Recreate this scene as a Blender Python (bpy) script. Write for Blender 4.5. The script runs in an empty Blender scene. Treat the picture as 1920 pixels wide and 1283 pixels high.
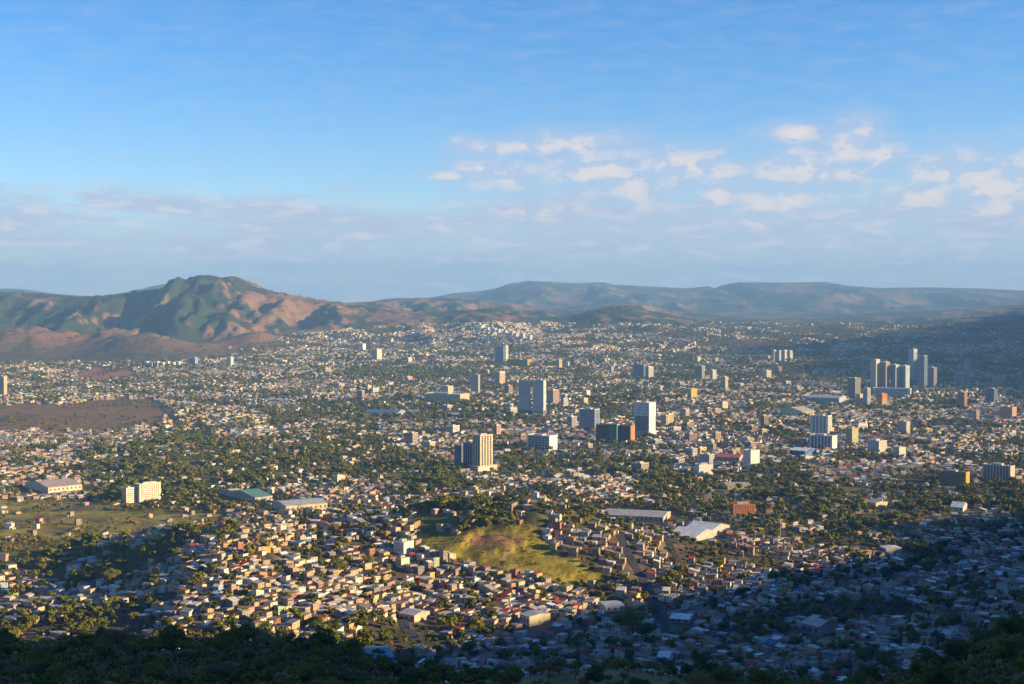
import bpy, math, random
import numpy as np
from mathutils import Vector

random.seed(7)
RNG = np.random.default_rng(11)
sc = bpy.context.scene
col = sc.collection

# ------------------------------------------------------------------ camera
F = 2637.0                 # focal length in photo pixels (1920 wide)
CAMZ = 330.0               # metres above the valley floor
HORIZON = 550.0
PITCH = math.atan((641.5 - HORIZON) / F)
cd = bpy.data.cameras.new('camera')
cd.sensor_width = 36.0
cd.lens = 36.0 * F / 1920.0
cd.clip_start = 1.0
cd.clip_end = 120000.0
cam = bpy.data.objects.new('camera', cd)
cam.location = (0, 0, CAMZ)
cam.rotation_euler = (math.pi / 2 - PITCH, 0, 0)
col.objects.link(cam)
sc.camera = cam

# ------------------------------------------------------------------ sun and sky
SUN_EL = math.radians(15.0)
SUN_AZ = math.radians(101.0)     # clockwise from the viewing direction (+Y)
SKY_STRENGTH = 0.085
ld = bpy.data.lights.new('sun', 'SUN')
ld.energy = 5.0
ld.angle = math.radians(0.55)
ld.color = (1.0, 0.74, 0.39)
sun = bpy.data.objects.new('sun', ld)
sdir = Vector((math.sin(SUN_AZ) * math.cos(SUN_EL), math.cos(SUN_AZ) * math.cos(SUN_EL), math.sin(SUN_EL)))
sun.rotation_euler = sdir.to_track_quat('Z', 'Y').to_euler()
sun.location = (900, -400, 900)
col.objects.link(sun)

sc.view_settings.view_transform = 'Standard'
sc.view_settings.look = 'None'
sc.view_settings.gamma = 1.0
sc.view_settings.exposure = 1.26
sc.view_settings.use_curve_mapping = False
sc.render.engine = 'CYCLES'
sc.cycles.use_denoising = True
sc.cycles.filter_width = 1.5
sc.cycles.max_bounces = 5
sc.cycles.diffuse_bounces = 4
sc.cycles.glossy_bounces = 1
sc.cycles.volume_bounces = 0
sc.cycles.transparent_max_bounces = 4
sc.cycles.caustics_reflective = False
sc.cycles.caustics_refractive = False

def pix_angles(px, py):
    """azimuth and elevation of a photo pixel"""
    a = (641.5 - py) / F
    cp, sp = math.cos(PITCH), math.sin(PITCH)
    y, z = cp + a * sp, -sp + a * cp
    x = (px - 960) / F
    return math.atan2(x, y), math.atan2(z, math.hypot(x, y))

def build_world():
    w = bpy.data.worlds.new('World')
    sc.world = w
    w.use_nodes = True
    w.cycles.sampling_method = 'MANUAL'
    w.cycles.sample_map_resolution = 512
    nt = w.node_tree
    nt.nodes.clear()
    N = lambda t: nt.nodes.new(t)
    L = nt.links.new

    def setin(sock, v):
        if hasattr(v, 'node'):
            L(v, sock)
        else:
            sock.default_value = v

    def M(op, a, b=0.0, c=0.0, clamp=False):
        n = N('ShaderNodeMath'); n.operation = op; n.use_clamp = clamp
        setin(n.inputs[0], a); setin(n.inputs[1], b)
        if len(n.inputs) > 2: setin(n.inputs[2], c)
        return n.outputs[0]

    def VM(op, a, b):
        n = N('ShaderNodeVectorMath'); n.operation = op
        setin(n.inputs[0], a); setin(n.inputs[1], b)
        return n.outputs['Value'] if op in ('LENGTH', 'DOT_PRODUCT') else n.outputs[0]

    def smooth(v, a, b, lo=0.0, hi=1.0):
        n = N('ShaderNodeMapRange'); n.interpolation_type = 'SMOOTHSTEP'
        setin(n.inputs['Value'], v)
        setin(n.inputs['From Min'], a); setin(n.inputs['From Max'], b)
        setin(n.inputs['To Min'], lo); setin(n.inputs['To Max'], hi)
        return n.outputs[0]

    def noise(vec, scale, detail=5.0, rough=0.55, off=(0, 0, 0), stretch=(1, 1, 1), dist=0.0):
        v = VM('MULTIPLY', vec, stretch); v = VM('ADD', v, off)
        n = N('ShaderNodeTexNoise'); n.noise_dimensions = '2D'
        L(v, n.inputs['Vector'])
        n.inputs['Scale'].default_value = scale; n.inputs['Detail'].default_value = detail
        n.inputs['Roughness'].default_value = rough; n.inputs['Distortion'].default_value = dist
        return n.outputs['Fac'] if 'Fac' in n.outputs else n.outputs[0]

    def mix(f, a, b):
        n = N('ShaderNodeMix'); n.data_type = 'RGBA'
        setin(n.inputs[0], f); setin(n.inputs[6], a); setin(n.inputs[7], b)
        return n.outputs[2]

    tc = N('ShaderNodeTexCoord')
    sep = N('ShaderNodeSeparateXYZ'); L(tc.outputs['Generated'], sep.inputs[0])
    az = M('ARCTAN2', sep.outputs['X'], sep.outputs['Y'])
    el = M('ARCSINE', sep.outputs['Z'])
    cmb = N('ShaderNodeCombineXYZ'); L(az, cmb.inputs[0]); L(el, cmb.inputs[1])
    P = cmb.outputs[0]

    sky = N('ShaderNodeTexSky')
    sky.sky_type = 'NISHITA'; sky.sun_disc = False
    sky.sun_elevation = SUN_EL; sky.sun_rotation = SUN_AZ
    sky.altitude = 1300; sky.air_density = 1.0; sky.dust_density = 0.2; sky.ozone_density = 2.0
    hs = N('ShaderNodeHueSaturation')
    hs.inputs['Saturation'].default_value = 1.40; hs.inputs['Value'].default_value = 1.0
    L(sky.outputs[0], hs.inputs['Color'])
    tint = N('ShaderNodeVectorMath'); tint.operation = 'MULTIPLY'; tint.inputs[1].default_value = (0.80, 0.83, 1.0)
    L(hs.outputs[0], tint.inputs[0])
    skyc = tint.outputs[0]
    K = 0.77 / SKY_STRENGTH

    # layered bank near the horizon: streaks stretched sideways
    nb = noise(P, 9.0, 6.0, 0.6, (3.1, 0.7, 0), (1.0, 5.5, 1), 0.3)
    nb2 = noise(P, 30.0, 5.0, 0.6, (9.1, 2.7, 0), (1.0, 4.5, 1), 0.2)
    top = M('MULTIPLY_ADD', nb, 0.060, 0.040)            # its uneven upper edge, radians
    bank = smooth(M('SUBTRACT', top, el), -0.004, 0.016)
    streak = smooth(M('MULTIPLY_ADD', nb2, 0.6, M('MULTIPLY', nb, 0.5)), 0.40, 0.66)
    bankcov = M('MULTIPLY', bank, M('MULTIPLY_ADD', streak, 0.42, 0.54))
    bcol = mix(smooth(nb2, 0.45, 0.72), (0.29 * K, 0.33 * K, 0.42 * K, 1), (0.47 * K, 0.45 * K, 0.475 * K, 1))
    c1 = mix(bankcov, skyc, bcol)

    # cumulus: the ones the photograph shows, by direction, edges broken up by noise
    blobs = [(888, 275, 32, 11), (1000, 276, 70, 10), (1085, 272, 78, 16), (945, 330, 55, 20), (842, 330, 26, 6),
             (905, 318, 40, 14), (1120, 320, 75, 26), (1190, 348, 42, 32), (1270, 312, 70, 24), (1335, 318, 38, 14),
             (1345, 367, 24, 22), (1398, 356, 18, 14), (1420, 378, 40, 22), (1482, 378, 28, 26), (1500, 316, 66, 24),
             (1560, 326, 60, 20), (1595, 272, 40, 28), (1648, 292, 28, 20), (1500, 250, 46, 12), (1710, 372, 60, 14),
             (1780, 328, 62, 30), (1740, 362, 30, 16), (1870, 350, 70, 36), (1880, 390, 50, 20), (1425, 420, 40, 12),
             (347, 462, 24, 8), (1010, 395, 60, 12), (1555, 365, 34, 10), (2000, 300, 60, 30), (2080, 360, 70, 30),
             (1915, 330, 30, 14)]
    m = None
    for (bx, by, sx, sy) in blobs:
        a, e = pix_angles(bx, by)
        d = VM('MULTIPLY', VM('SUBTRACT', P, (a, e, 0)), (F / (sx * 1.5), F / (sy * 1.55), 1))
        v = M('SUBTRACT', 1.0, VM('LENGTH', d, (0, 0, 0)))
        m = v if m is None else M('SMOOTH_MAX', m, v, 0.25)
    # the same kind of cloud carries on round the horizon outside the frame
    g = noise(P, 7.0, 4.0, 0.55, (17.0, 4.0, 0), (1.0, 2.2, 1))
    beyond = smooth(M('ABSOLUTE', M('SUBTRACT', az, 0.02)), 0.44, 0.60)
    lowband = M('MULTIPLY', smooth(el, 0.03, 0.07), smooth(el, 0.22, 0.12))
    gm = M('MULTIPLY_ADD', M('MULTIPLY', M('MULTIPLY', beyond, lowband), smooth(g, 0.48, 0.66)), 1.4, -1.0)
    m = M('MAXIMUM', m, gm)
    nc = noise(P, 46.0, 6.0, 0.58, (1.3, 5.2, 0), (0.85, 1.9, 1), 0.15)
    dens = M('MULTIPLY_ADD', M('SUBTRACT', nc, 0.5), 1.9, m)
    cov = smooth(dens, -0.35, 1.15)
    # sun side brighter: density falls off towards the sun (screen right, up)
    nc2 = noise(P, 46.0, 4.0, 0.58, (1.3 + 0.006, 5.2 + 0.014, 0), (0.85, 1.9, 1), 0.15)
    lit = smooth(M('MULTIPLY_ADD', M('SUBTRACT', nc, nc2), 3.2, M('MULTIPLY_ADD', dens, 0.42, 0.10)), 0.0, 0.62)
    ccol = mix(lit, (0.32 * K, 0.355 * K, 0.455 * K, 1), (0.51 * K, 0.45 * K, 0.425 * K, 1))
    veil = M('MULTIPLY', smooth(M('MULTIPLY_ADD', M('SUBTRACT', nb2, 0.5), 1.6, m), -1.5, 0.5), 0.55)
    c1 = mix(veil, c1, (0.285 * K, 0.33 * K, 0.43 * K, 1))
    c2 = mix(M('MULTIPLY', cov, 0.85), c1, ccol)
    bg = N('ShaderNodeBackground'); bg.inputs['Strength'].default_value = SKY_STRENGTH
    L(c2, bg.inputs['Color'])
    out = N('ShaderNodeOutputWorld'); L(bg.outputs[0], out.inputs['Surface'])

build_world()

# ------------------------------------------------------------------ numpy noise
def _hash(ix, iy, seed):
    h = (ix.astype(np.int64) * 374761393 + iy.astype(np.int64) * 668265263 + seed * 974634777) & 0xFFFFFFFF
    h = ((h ^ (h >> 13)) * 1274126177) & 0xFFFFFFFF
    return (h ^ (h >> 16)) & 0xFFFF

def perlin(x, y, seed=0):
    x = np.asarray(x, float); y = np.asarray(y, float)
    x0 = np.floor(x); y0 = np.floor(y)
    fx, fy = x - x0, y - y0
    u = fx * fx * fx * (fx * (fx * 6 - 15) + 10); v = fy * fy * fy * (fy * (fy * 6 - 15) + 10)
    r = 0
    for dx in (0, 1):
        for dy in (0, 1):
            a = _hash(x0 + dx, y0 + dy, seed) * (2 * np.pi / 65536.0)
            g = np.cos(a) * (fx - dx) + np.sin(a) * (fy - dy)
            r = r + g * (u if dx else 1 - u) * (v if dy else 1 - v)
    return r * 1.5

def fbm(x, y, seed=0, n=4, gain=0.5):
    a, s = 1.0, 0.0
    for i in range(n):
        s = s + a * perlin(x, y, seed + i * 17)
        x = x * 2.03 + 5.1; y = y * 2.03 - 3.7; a *= gain
    return s

def ridged(x, y, seed=0, n=4):
    a, s, t = 1.0, 0.0, 0.0
    for i in range(n):
        s = s + a * (1 - 2.0 * np.abs(perlin(x, y, seed + i * 13))); t += a
        x = x * 2.1 + 1.7; y = y * 2.1 + 9.2; a *= 0.5
    return s / t

def sstep(a, b, v):
    t = np.clip((v - a) / (b - a), 0, 1)
    return t * t * (3 - 2 * t)

# ------------------------------------------------------------------ terrain
CP, SP = math.cos(PITCH), math.sin(PITCH)
def ray(px, py):
    a = (641.5 - py) / F
    return np.array([(px - 960) / F, CP + a * SP, -SP + a * CP])

def to_pix(x, y, z):
    zz = z - CAMZ
    d = y * CP - zz * SP
    u = y * SP + zz * CP
    d = np.where(d > 1.0, d, 1.0)
    return 960 + F * x / d, 641.5 - F * u / d

def skyline(pts, depth):
    xs, zs = [], []
    for px, py in pts:
        r = ray(px, py); k = depth / r[1]
        xs.append(r[0] * k); zs.append(CAMZ + r[2] * k)
    return np.array(xs), np.array(zs)

SK_LEFT = skyline([(-1500, 565), (-700, 556), (-300, 545), (0, 548), (60, 552), (130, 559), (200, 556), (265, 547), (312, 542),
                   (338, 532), (356, 519), (374, 515), (395, 520), (415, 522), (436, 519), (448, 527), (475, 541),
                   (520, 550), (560, 559), (620, 568), (660, 572), (720, 580), (780, 590), (860, 604), (960, 622), (1100, 660), (1400, 690), (6000, 700)], 9500)
SK_MID = skyline([(-3000, 600), (300, 600), (560, 574), (650, 569), (700, 565), (735, 560), (830, 559), (880, 562), (930, 567), (990, 574),
                  (1050, 578), (1110, 574), (1150, 569), (1185, 567), (1215, 573), (1270, 584), (1340, 592), (1450, 597),
                  (1560, 592), (1660, 588), (1760, 583), (1860, 578), (1960, 570), (2400, 560), (6000, 560)], 12500)
SK_FAR = skyline([(-3000, 570), (-300, 552), (-60, 545), (10, 541), (60, 549), (180, 558), (240, 552), (280, 541), (315, 531), (350, 530), (420, 560), (560, 575),
                  (700, 572), (810, 558), (850, 550), (900, 546), (930, 541), (955, 532), (990, 527), (1040, 529), (1090, 531), (1128, 529),
                  (1150, 534), (1200, 536), (1290, 541), (1328, 537), (1350, 543), (1368, 533), (1390, 529), (1460, 530), (1550, 529),
                  (1590, 536), (1650, 540), (1740, 539), (1840, 541), (1920, 545), (2200, 548), (6000, 550)], 20000)
SK_FOOT = skyline([(-2000, 680), (380, 660), (470, 620), (560, 598), (660, 590), (760, 592), (860, 584), (930, 580), (1010, 594), (1060, 596),
                   (1120, 582), (1180, 576), (1250, 590), (1330, 606), (1450, 612), (1560, 604), (1700, 610), (1820, 598), (1920, 592), (2200, 600), (6000, 600)], 9200)

# sight line that the near slope keeps below, by direction x/y
NEAR_U = (np.array([-400, 0, 250, 420, 560, 660, 740, 860, 960, 1060, 1160, 1260, 1400, 1600, 1700, 1800, 1880, 1960, 2200]) - 960) / F
NEAR_S = (np.array([1200, 1216, 1212, 1206, 1208, 1232, 1260, 1274, 1266, 1250, 1246, 1260, 1298, 1300, 1280, 1238, 1200, 1176, 1160]) - HORIZON) / F

def seg_dist(x, y, pts):
    """distance to a polyline and the height interpolated along it"""
    best = np.full(np.shape(x), 1e9); hz = np.zeros(np.shape(x))
    for (x0, y0, z0), (x1, y1, z1) in zip(pts[:-1], pts[1:]):
        dx, dy = x1 - x0, y1 - y0
        t = np.clip(((x - x0) * dx + (y - y0) * dy) / (dx * dx + dy * dy), 0, 1)
        d = np.hypot(x - x0 - t * dx, y - y0 - t * dy)
        k = d < best
        best = np.where(k, d, best); hz = np.where(k, z0 + t * (z1 - z0), hz)
    return best, hz

HILL = [(-560, 1690, 12), (-380, 1765, 40), (-230, 1790, 48), (-110, 1770, 62), (20, 1745, 76), (75, 1660, 50), (118, 1545, 12)]
SHADE_SPUR = [(-285, 1430, 26), (-320, 1530, 46), (-345, 1620, 38), (-360, 1700, 14)]  # spur added so its steep left side shades the lower left flank
WEST_RIDGE = [(640, -250, 560), (860, 150, 590), (1100, 550, 520), (1390, 1010, 396), (1600, 1450, 322), (1790, 1850, 296), (2050, 2350, 215), (2350, 2900, 125)]
SHADE_HILLS = [(2600, 3900, 280), (3050, 5100, 500), (3500, 6400, 620), (4000, 7600, 640), (4800, 9000, 640)]  # hills added out of view, standing in for cloud shade at far right

def ridge_height(x, y, sk, depth, base, back, amp, sx, sy, seed):
    hz = np.interp(x, sk[0], sk[1])
    wob = 260 * (depth / 9500.0) * fbm(x / 1500.0, y / 9000.0, seed + 5, 2)
    t = np.clip((y - base) / (depth - base), 0, 1)
    pf = t ** 1.25
    tb = np.clip((y - depth) / back, 0, 1)
    prof = np.where(y <= depth, pf, 1 - 0.75 * sstep(0, 1, tb))
    n = ridged((x + wob) / sx, y / sy, seed, 4)
    mid = 4 * t * (1 - t) * (y <= depth)
    return hz * prof + amp * (n - 0.15) * mid * np.clip(hz / 300.0, 0.2, 1.6), n

def height(x, y):
    x = np.asarray(x, float); y = np.asarray(y, float)
    city = 9 * fbm(x / 620.0, y / 620.0, 3, 3) + 3.0 * fbm(x / 150.0, y / 150.0, 9, 2)
    city = city + 46 * sstep(4800, 8200, y) + 16 * fbm(x / 1500.0, y / 1100.0, 21, 2) * sstep(2500, 5000, y)
    # low rolling ground to the far right
    city = city + sstep(5200, 7600, y) * sstep(-0.12, 0.04, x / np.maximum(y, 1)) * 58 * (0.3 + ridged(x / 1900.0, y / 620.0, 44, 3))
    h = city
    # foothills in front of the left mountain
    for cx, cy, hh, sx, sy in ((-2430, 7000, 128, 330, 430), (-1760, 6850, 92, 230, 330), (-2020, 7300, 70, 160, 380), (-3200, 7100, 140, 330, 500), (-1330, 7300, 75, 190, 330)):
        g = hh * np.exp(-((x - cx) / sx) ** 2 - ((y - cy) / sy) ** 2)
        h = h + g * (0.9 + 0.32 * ridged(x / 230.0, y / 420.0, 61, 4))
    for sk, depth, base, back, amp, sx, sy, seed in ((SK_FOOT, 9200, 6600, 2500, 85, 480, 1300, 71), (SK_LEFT, 9500, 7500, 3500, 150, 360, 1500, 81),
                                                     (SK_MID, 12500, 9700, 4000, 120, 460, 1700, 91), (SK_FAR, 20000, 14000, 6000, 90, 1100, 2600, 101)):
        r, _ = ridge_height(x, y, sk, depth, base, back, amp, sx, sy, seed)
        k = 25.0
        h = np.where(r > 0, np.maximum(h, r) + k * np.exp(-np.abs(h - r) / k) * 0.35 * (r > 5), h)
    h = h + np.clip(h - 90, 0, 160) / 160.0 * (17 * (ridged(x / 170.0, y / 420.0, 141, 4) - 0.35) + 7 * fbm(x / 45.0, y / 70.0, 151, 2)) * sstep(6500, 7600, y) * (1 - 0.85 * sstep(10500, 14000, y))
    # the lit hill with grass on top
    d, hz = seg_dist(x, y, HILL)
    front = np.where(y < 1760, 165.0, 120.0)
    h = h + hz * np.exp(-(d / front) ** 2) * (1 + 0.10 * fbm(x / 60.0, y / 60.0, 33, 2))
    h = h - 10 * np.exp(-((y - 2050) / 160.0) ** 2) * np.exp(-((x + 50) / 500.0) ** 2)
    d, hz = seg_dist(x, y, SHADE_SPUR)
    h = h + hz * np.exp(-(d / np.where(x < -330, 95.0, 150.0)) ** 2) - 12 * np.exp(-((x + 560) / 130.0) ** 2 - ((y - 1560) / 170.0) ** 2)
    # ridge to the right whose shade falls over the near quarter
    d, hz = seg_dist(x, y, WEST_RIDGE)
    h = np.maximum(h, hz * np.exp(-(d / 470.0) ** 2) * (1 + 0.09 * fbm(x / 200.0, y / 200.0, 37, 4)))
    d, hz = seg_dist(x, y, SHADE_HILLS)
    h = np.maximum(h, hz * np.exp(-(d / 620.0) ** 2) * (1 + 0.22 * fbm(x / 520.0, y / 520.0, 38, 3)))
    # the slope below the viewpoint
    yy = np.maximum(y, 1.0)
    s = np.interp(x / yy, NEAR_U, NEAR_S)
    r2 = np.hypot(x, np.maximum(y, 0))
    s = np.where(y > 1, s, 0.30)
    end = 560 + 60 * fbm(x / 200.0, 0 * x, 51, 2)
    near = 328.0 - s * np.maximum(y, 0) - 0.55 * np.maximum(y - end, 0) - 0.22 * np.maximum(np.abs(x) - 0.6 * np.maximum(y, 0) - 120, 0)
    near = near - 24 * np.sin(np.pi * np.clip((y - 15) / 470.0, 0, 1))
    near = near + (1.2 * fbm(x / 22.0, y / 22.0, 52, 3) - 1.2) * np.clip(r2 / 120.0, 0, 1)
    near = near - 0.05 * np.maximum(-y - 100, 0)
    return np.maximum(h, near)

def ground_at(px, py, ymin=1000.0):
    r = ray(px, py)
    lo, hi_ = ymin, 26000.0
    for n in (420, 24):
        ys = np.geomspace(lo, hi_, n)
        g = height(ys * r[0] / r[1], ys)
        k = np.nonzero(CAMZ + ys * r[2] / r[1] <= g)[0]
        i = int(k[0]) if len(k) else n - 1
        lo, hi_ = ys[max(i - 1, 0)], ys[i] + 1e-3
    return float(ys[i] * r[0] / r[1]), float(ys[i]), float(g[i])

# ------------------------------------------------------------------ zones, drawn on the photograph's ground
def in_poly(px, py, poly):
    c = np.zeros(np.shape(px), bool)
    n = len(poly)
    for i in range(n):
        x0, y0 = poly[i]; x1, y1 = poly[i - 1]
        cond = (y0 > py) != (y1 > py)
        xi = (x1 - x0) * (py - y0) / ((y1 - y0) if y1 != y0 else 1e-6) + x0
        c ^= cond & (px < xi)
    return c

Z_SCRUB = [(-200, 948), (120, 935), (235, 948), (420, 962), (440, 985), (300, 992), (180, 1020), (60, 1048), (-200, 1060)]
Z_BELT = [[(140, 868), (260, 826), (470, 822), (560, 842), (700, 862), (640, 905), (520, 915), (430, 960), (250, 962), (150, 935)],
          [(590, 800), (690, 790), (740, 840), (860, 868), (870, 925), (780, 930), (690, 880), (600, 840)],
          [(930, 852), (1250, 858), (1280, 895), (1100, 900), (930, 895)],
          [(1180, 900), (1420, 882), (1560, 905), (1700, 915), (1920, 905), (1960, 955), (1700, 985), (1560, 1000), (1400, 975), (1240, 955)],
          [(760, 968), (850, 945), (990, 948), (1070, 968), (1010, 990), (900, 1008), (790, 1002)],
          [(1050, 960), (1240, 965), (1250, 985), (1080, 1000)],
          [(640, 690), (900, 690), (880, 712), (650, 712)], [(560, 755), (780, 745), (980, 770), (960, 795), (700, 790), (560, 785)],
          [(1380, 880), (1500, 870), (1520, 890), (1400, 900)], [(1130, 730), (1240, 740), (1240, 775), (1130, 770)],
          [(-100, 1010), (200, 1018), (260, 1040), (-100, 1062)]]
Z_FIELD = [(-200, 768), (120, 756), (270, 744), (330, 772), (290, 800), (170, 812), (-200, 806)]
Z_RED = [(145, 692), (245, 690), (252, 712), (150, 714)]
Z_GRASS = [(772, 1000), (850, 1003), (905, 1000), (995, 982), (1030, 1015), (1080, 1052), (1140, 1092), (1080, 1096), (960, 1072), (860, 1048), (800, 1034)]
Z_SLOPE = [(180, 1080), (330, 985), (480, 985), (600, 965), (790, 995), (960, 1075), (1230, 1110), (1240, 1190), (1000, 1185), (740, 1170), (450, 1140)]
CITY_U = [-300, 0, 250, 420, 470, 560, 700, 880, 1020, 1100, 1250, 1330, 1500, 1920, 2300]
CITY_V = [684, 682, 680, 672, 645, 624, 614, 604, 606, 604, 612, 604, 606, 612, 612]

def zone_masks(px, py):
    px, py = px + 16 * fbm(px / 34.0, py / 13.0, 201, 3), py + 7 * fbm(px / 40.0, py / 15.0, 211, 3)
    belt = np.zeros(np.shape(px), bool)
    for p in Z_BELT: belt |= in_poly(px, py, p)
    return dict(scrub=in_poly(px, py, Z_SCRUB), belt=belt, field=in_poly(px, py, Z_FIELD), red=in_poly(px, py, Z_RED),
                grass=in_poly(px, py, Z_GRASS), slope=in_poly(px, py, Z_SLOPE), city=py > np.interp(px, CITY_U, CITY_V))

Z_ESTATE = [(882, 606), (990, 606), (1025, 632), (1010, 648), (900, 645)]
def house_chance(X, Y, px, py, z):
    n = np.shape(X)
    wood = fbm(X / 170.0, Y / 170.0, 121, 4) + 0.35 * fbm(X / 48.0, Y / 48.0, 131, 2)
    wood = wood + 0.75 * sstep(672, 650, py) * fbm(X / 520.0, Y / 430.0, 191, 3)
    thr = np.full(n, 0.19)
    thr = np.where((px < 760) & (py < 770), 0.30, thr)
    thr = np.where((px > 1250) & (py < 720), 0.0, thr)
    thr = np.where((px > 1150) & (py < 650), -0.28, thr)
    thr = np.where((py > 1000), 0.30, thr)
    thr = np.where(z['slope'], 0.40, thr)
    thr = np.where((px < 330) & (py > 1010), 0.18, thr)
    thr = np.where((py < 655) & (px < 1150), 0.0, thr)
    pw = sstep(-0.12, 0.12, thr - wood)
    pw = np.where(z['belt'], 0.20, pw); pw = np.where(z['scrub'], 0.03, pw)
    pw = np.where(z['field'] | z['red'] | z['grass'] | ~z['city'], 0.0, pw)
    pw = np.where((Y > 7600) & (px > 1250), pw * 0.5, pw)
    return np.where(in_poly(px, py, Z_ESTATE), 0.7, pw)

# ------------------------------------------------------------------ materials
MATS = {}
def new_mat(name):
    m = bpy.data.materials.new(name); m.use_nodes = True
    nt = m.node_tree
    b = nt.nodes['Principled BSDF']
    return m, nt, b

def plain(name, c, rough=0.85, scale=0.35, var=0.16, metal=0.0, spec=0.3):
    """a colour with weathering: large stains and fine grain"""
    if name in MATS: return MATS[name]
    m, nt, b = new_mat(name)
    N, L = nt.nodes.new, nt.links.new
    tc = N('ShaderNodeTexCoord')
    n1 = N('ShaderNodeTexNoise'); n1.inputs['Scale'].default_value = scale; n1.inputs['Detail'].default_value = 6
    L(tc.outputs['Object'], n1.inputs['Vector'])
    mr = N('ShaderNodeMapRange'); mr.inputs['From Min'].default_value = 0.3; mr.inputs['From Max'].default_value = 0.7
    mr.inputs['To Min'].default_value = 1 - var; mr.inputs['To Max'].default_value = 1 + var * 0.6
    L(n1.outputs[0], mr.inputs['Value'])
    mx = N('ShaderNodeVectorMath'); mx.operation = 'SCALE'
    mx.inputs[0].default_value = c[:3]
    L(mr.outputs[0], mx.inputs['Scale'])
    L(mx.outputs[0], b.inputs['Base Color'])
    b.inputs['Roughness'].default_value = rough; b.inputs['Metallic'].default_value = metal
    b.inputs['Specular IOR Level'].default_value = spec
    MATS[name] = m
    return m

def attr_mat(name, scale, var, rough=0.85, bump=0.0, scale2=None):
    m, nt, b = new_mat(name)
    N, L = nt.nodes.new, nt.links.new
    at = N('ShaderNodeAttribute'); at.attribute_name = 'Col'
    tc = N('ShaderNodeTexCoord')
    n1 = N('ShaderNodeTexNoise'); n1.inputs['Scale'].default_value = scale; n1.inputs['Detail'].default_value = 8
    n1.inputs['Roughness'].default_value = 0.65
    L(tc.outputs['Object'], n1.inputs['Vector'])
    mr = N('ShaderNodeMapRange'); mr.inputs['From Min'].default_value = 0.32; mr.inputs['From Max'].default_value = 0.68
    mr.inputs['To Min'].default_value = 1 - var; mr.inputs['To Max'].default_value = 1 + var
    L(n1.outputs[0], mr.inputs['Value'])
    mx = N('ShaderNodeVectorMath'); mx.operation = 'SCALE'
    L(at.outputs['Color'], mx.inputs[0]); L(mr.outputs[0], mx.inputs['Scale'])
    L(mx.outputs[0], b.inputs['Base Color'])
    b.inputs['Roughness'].default_value = rough
    b.inputs['Specular IOR Level'].default_value = 0.2
    if bump:
        bp = N('ShaderNodeBump'); bp.inputs['Strength'].default_value = 0.8; bp.inputs['Distance'].default_value = bump
        L(n1.outputs[0], bp.inputs['Height']); L(bp.outputs[0], b.inputs['Normal'])
    return m

def leaf_mat(name, c1, c2, hue=0.0):
    m, nt, b = new_mat(name)
    N, L = nt.nodes.new, nt.links.new
    oi = N('ShaderNodeObjectInfo')
    tc = N('ShaderNodeTexCoord')
    n1 = N('ShaderNodeTexNoise'); n1.inputs['Scale'].default_value = 1.3; n1.inputs['Detail'].default_value = 3
    L(tc.outputs['Object'], n1.inputs['Vector'])
    ad = N('ShaderNodeMath'); ad.operation = 'MULTIPLY_ADD'; ad.inputs[1].default_value = 0.75; ad.use_clamp = True
    L(oi.outputs['Random'], ad.inputs[0])
    sb = N('ShaderNodeMath'); sb.operation = 'MULTIPLY_ADD'; sb.inputs[1].default_value = 1.2; sb.inputs[2].default_value = -0.5
    L(n1.outputs[0], sb.inputs[0]); L(sb.outputs[0], ad.inputs[2])
    mx = N('ShaderNodeMix'); mx.data_type = 'RGBA'
    mx.inputs[6].default_value = (*c1, 1); mx.inputs[7].default_value = (*c2, 1)
    L(ad.outputs[0], mx.inputs[0]); L(mx.outputs[2], b.inputs['Base Color'])
    b.inputs['Roughness'].default_value = 0.7; b.inputs['Specular IOR Level'].default_value = 0.15
    MATS[name] = m
    return m

leaf_mat('leaf_green', (0.066, 0.092, 0.012), (0.20, 0.205, 0.020))
leaf_mat('leaf_olive', (0.13, 0.125, 0.018), (0.27, 0.235, 0.028))
leaf_mat('leaf_dry', (0.19, 0.12, 0.048), (0.36, 0.235, 0.095))
plain('bark', (0.09, 0.065, 0.045), 0.95, 2.0, 0.3)
plain('dark_glass', (0.03, 0.038, 0.05), 0.5, 0.2, 0.3, spec=0.2)
plain('slate_glass', (0.27, 0.28, 0.29), 0.6, 0.1, 0.1, spec=0.2)
plain('blue_glass', (0.06, 0.11, 0.17), 0.22, 0.1, 0.25, spec=0.6)
plain('window_dark', (0.05, 0.05, 0.055), 0.4, 0.5, 0.3)
plain('asphalt', (0.055, 0.055, 0.058), 0.95, 0.08, 0.3)
plain('steel', (0.35, 0.33, 0.32), 0.6, 0.5, 0.15)

# ------------------------------------------------------------------ mesh helpers
def mesh_np(name, V, Q, colors=None, domain='FACE', mat=None, T=None):
    me = bpy.data.meshes.new(name)
    V = np.asarray(V, np.float32); Q = np.asarray(Q, np.int32).reshape(-1, 4)
    me.vertices.add(len(V)); me.vertices.foreach_set('co', V.ravel())
    me.loops.add(Q.size); me.loops.foreach_set('vertex_index', Q.ravel())
    me.polygons.add(len(Q)); me.polygons.foreach_set('loop_start', np.arange(0, Q.size, 4, dtype=np.int32))
    if colors is not None:
        a = me.attributes.new('Col', 'FLOAT_COLOR', domain)
        c = np.ones((len(colors), 4), np.float32); c[:, :3] = colors
        a.data.foreach_set('color', c.ravel())
    me.polygons.foreach_set('use_smooth', np.zeros(len(Q), bool))
    me.update(calc_edges=True)
    if mat: me.materials.append(mat)
    return me

def link(name, me, parent=None, **props):
    o = bpy.data.objects.new(name, me); col.objects.link(o)
    if parent is not None: o.parent = parent
    for k, v in props.items(): o[k] = v
    return o

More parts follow.
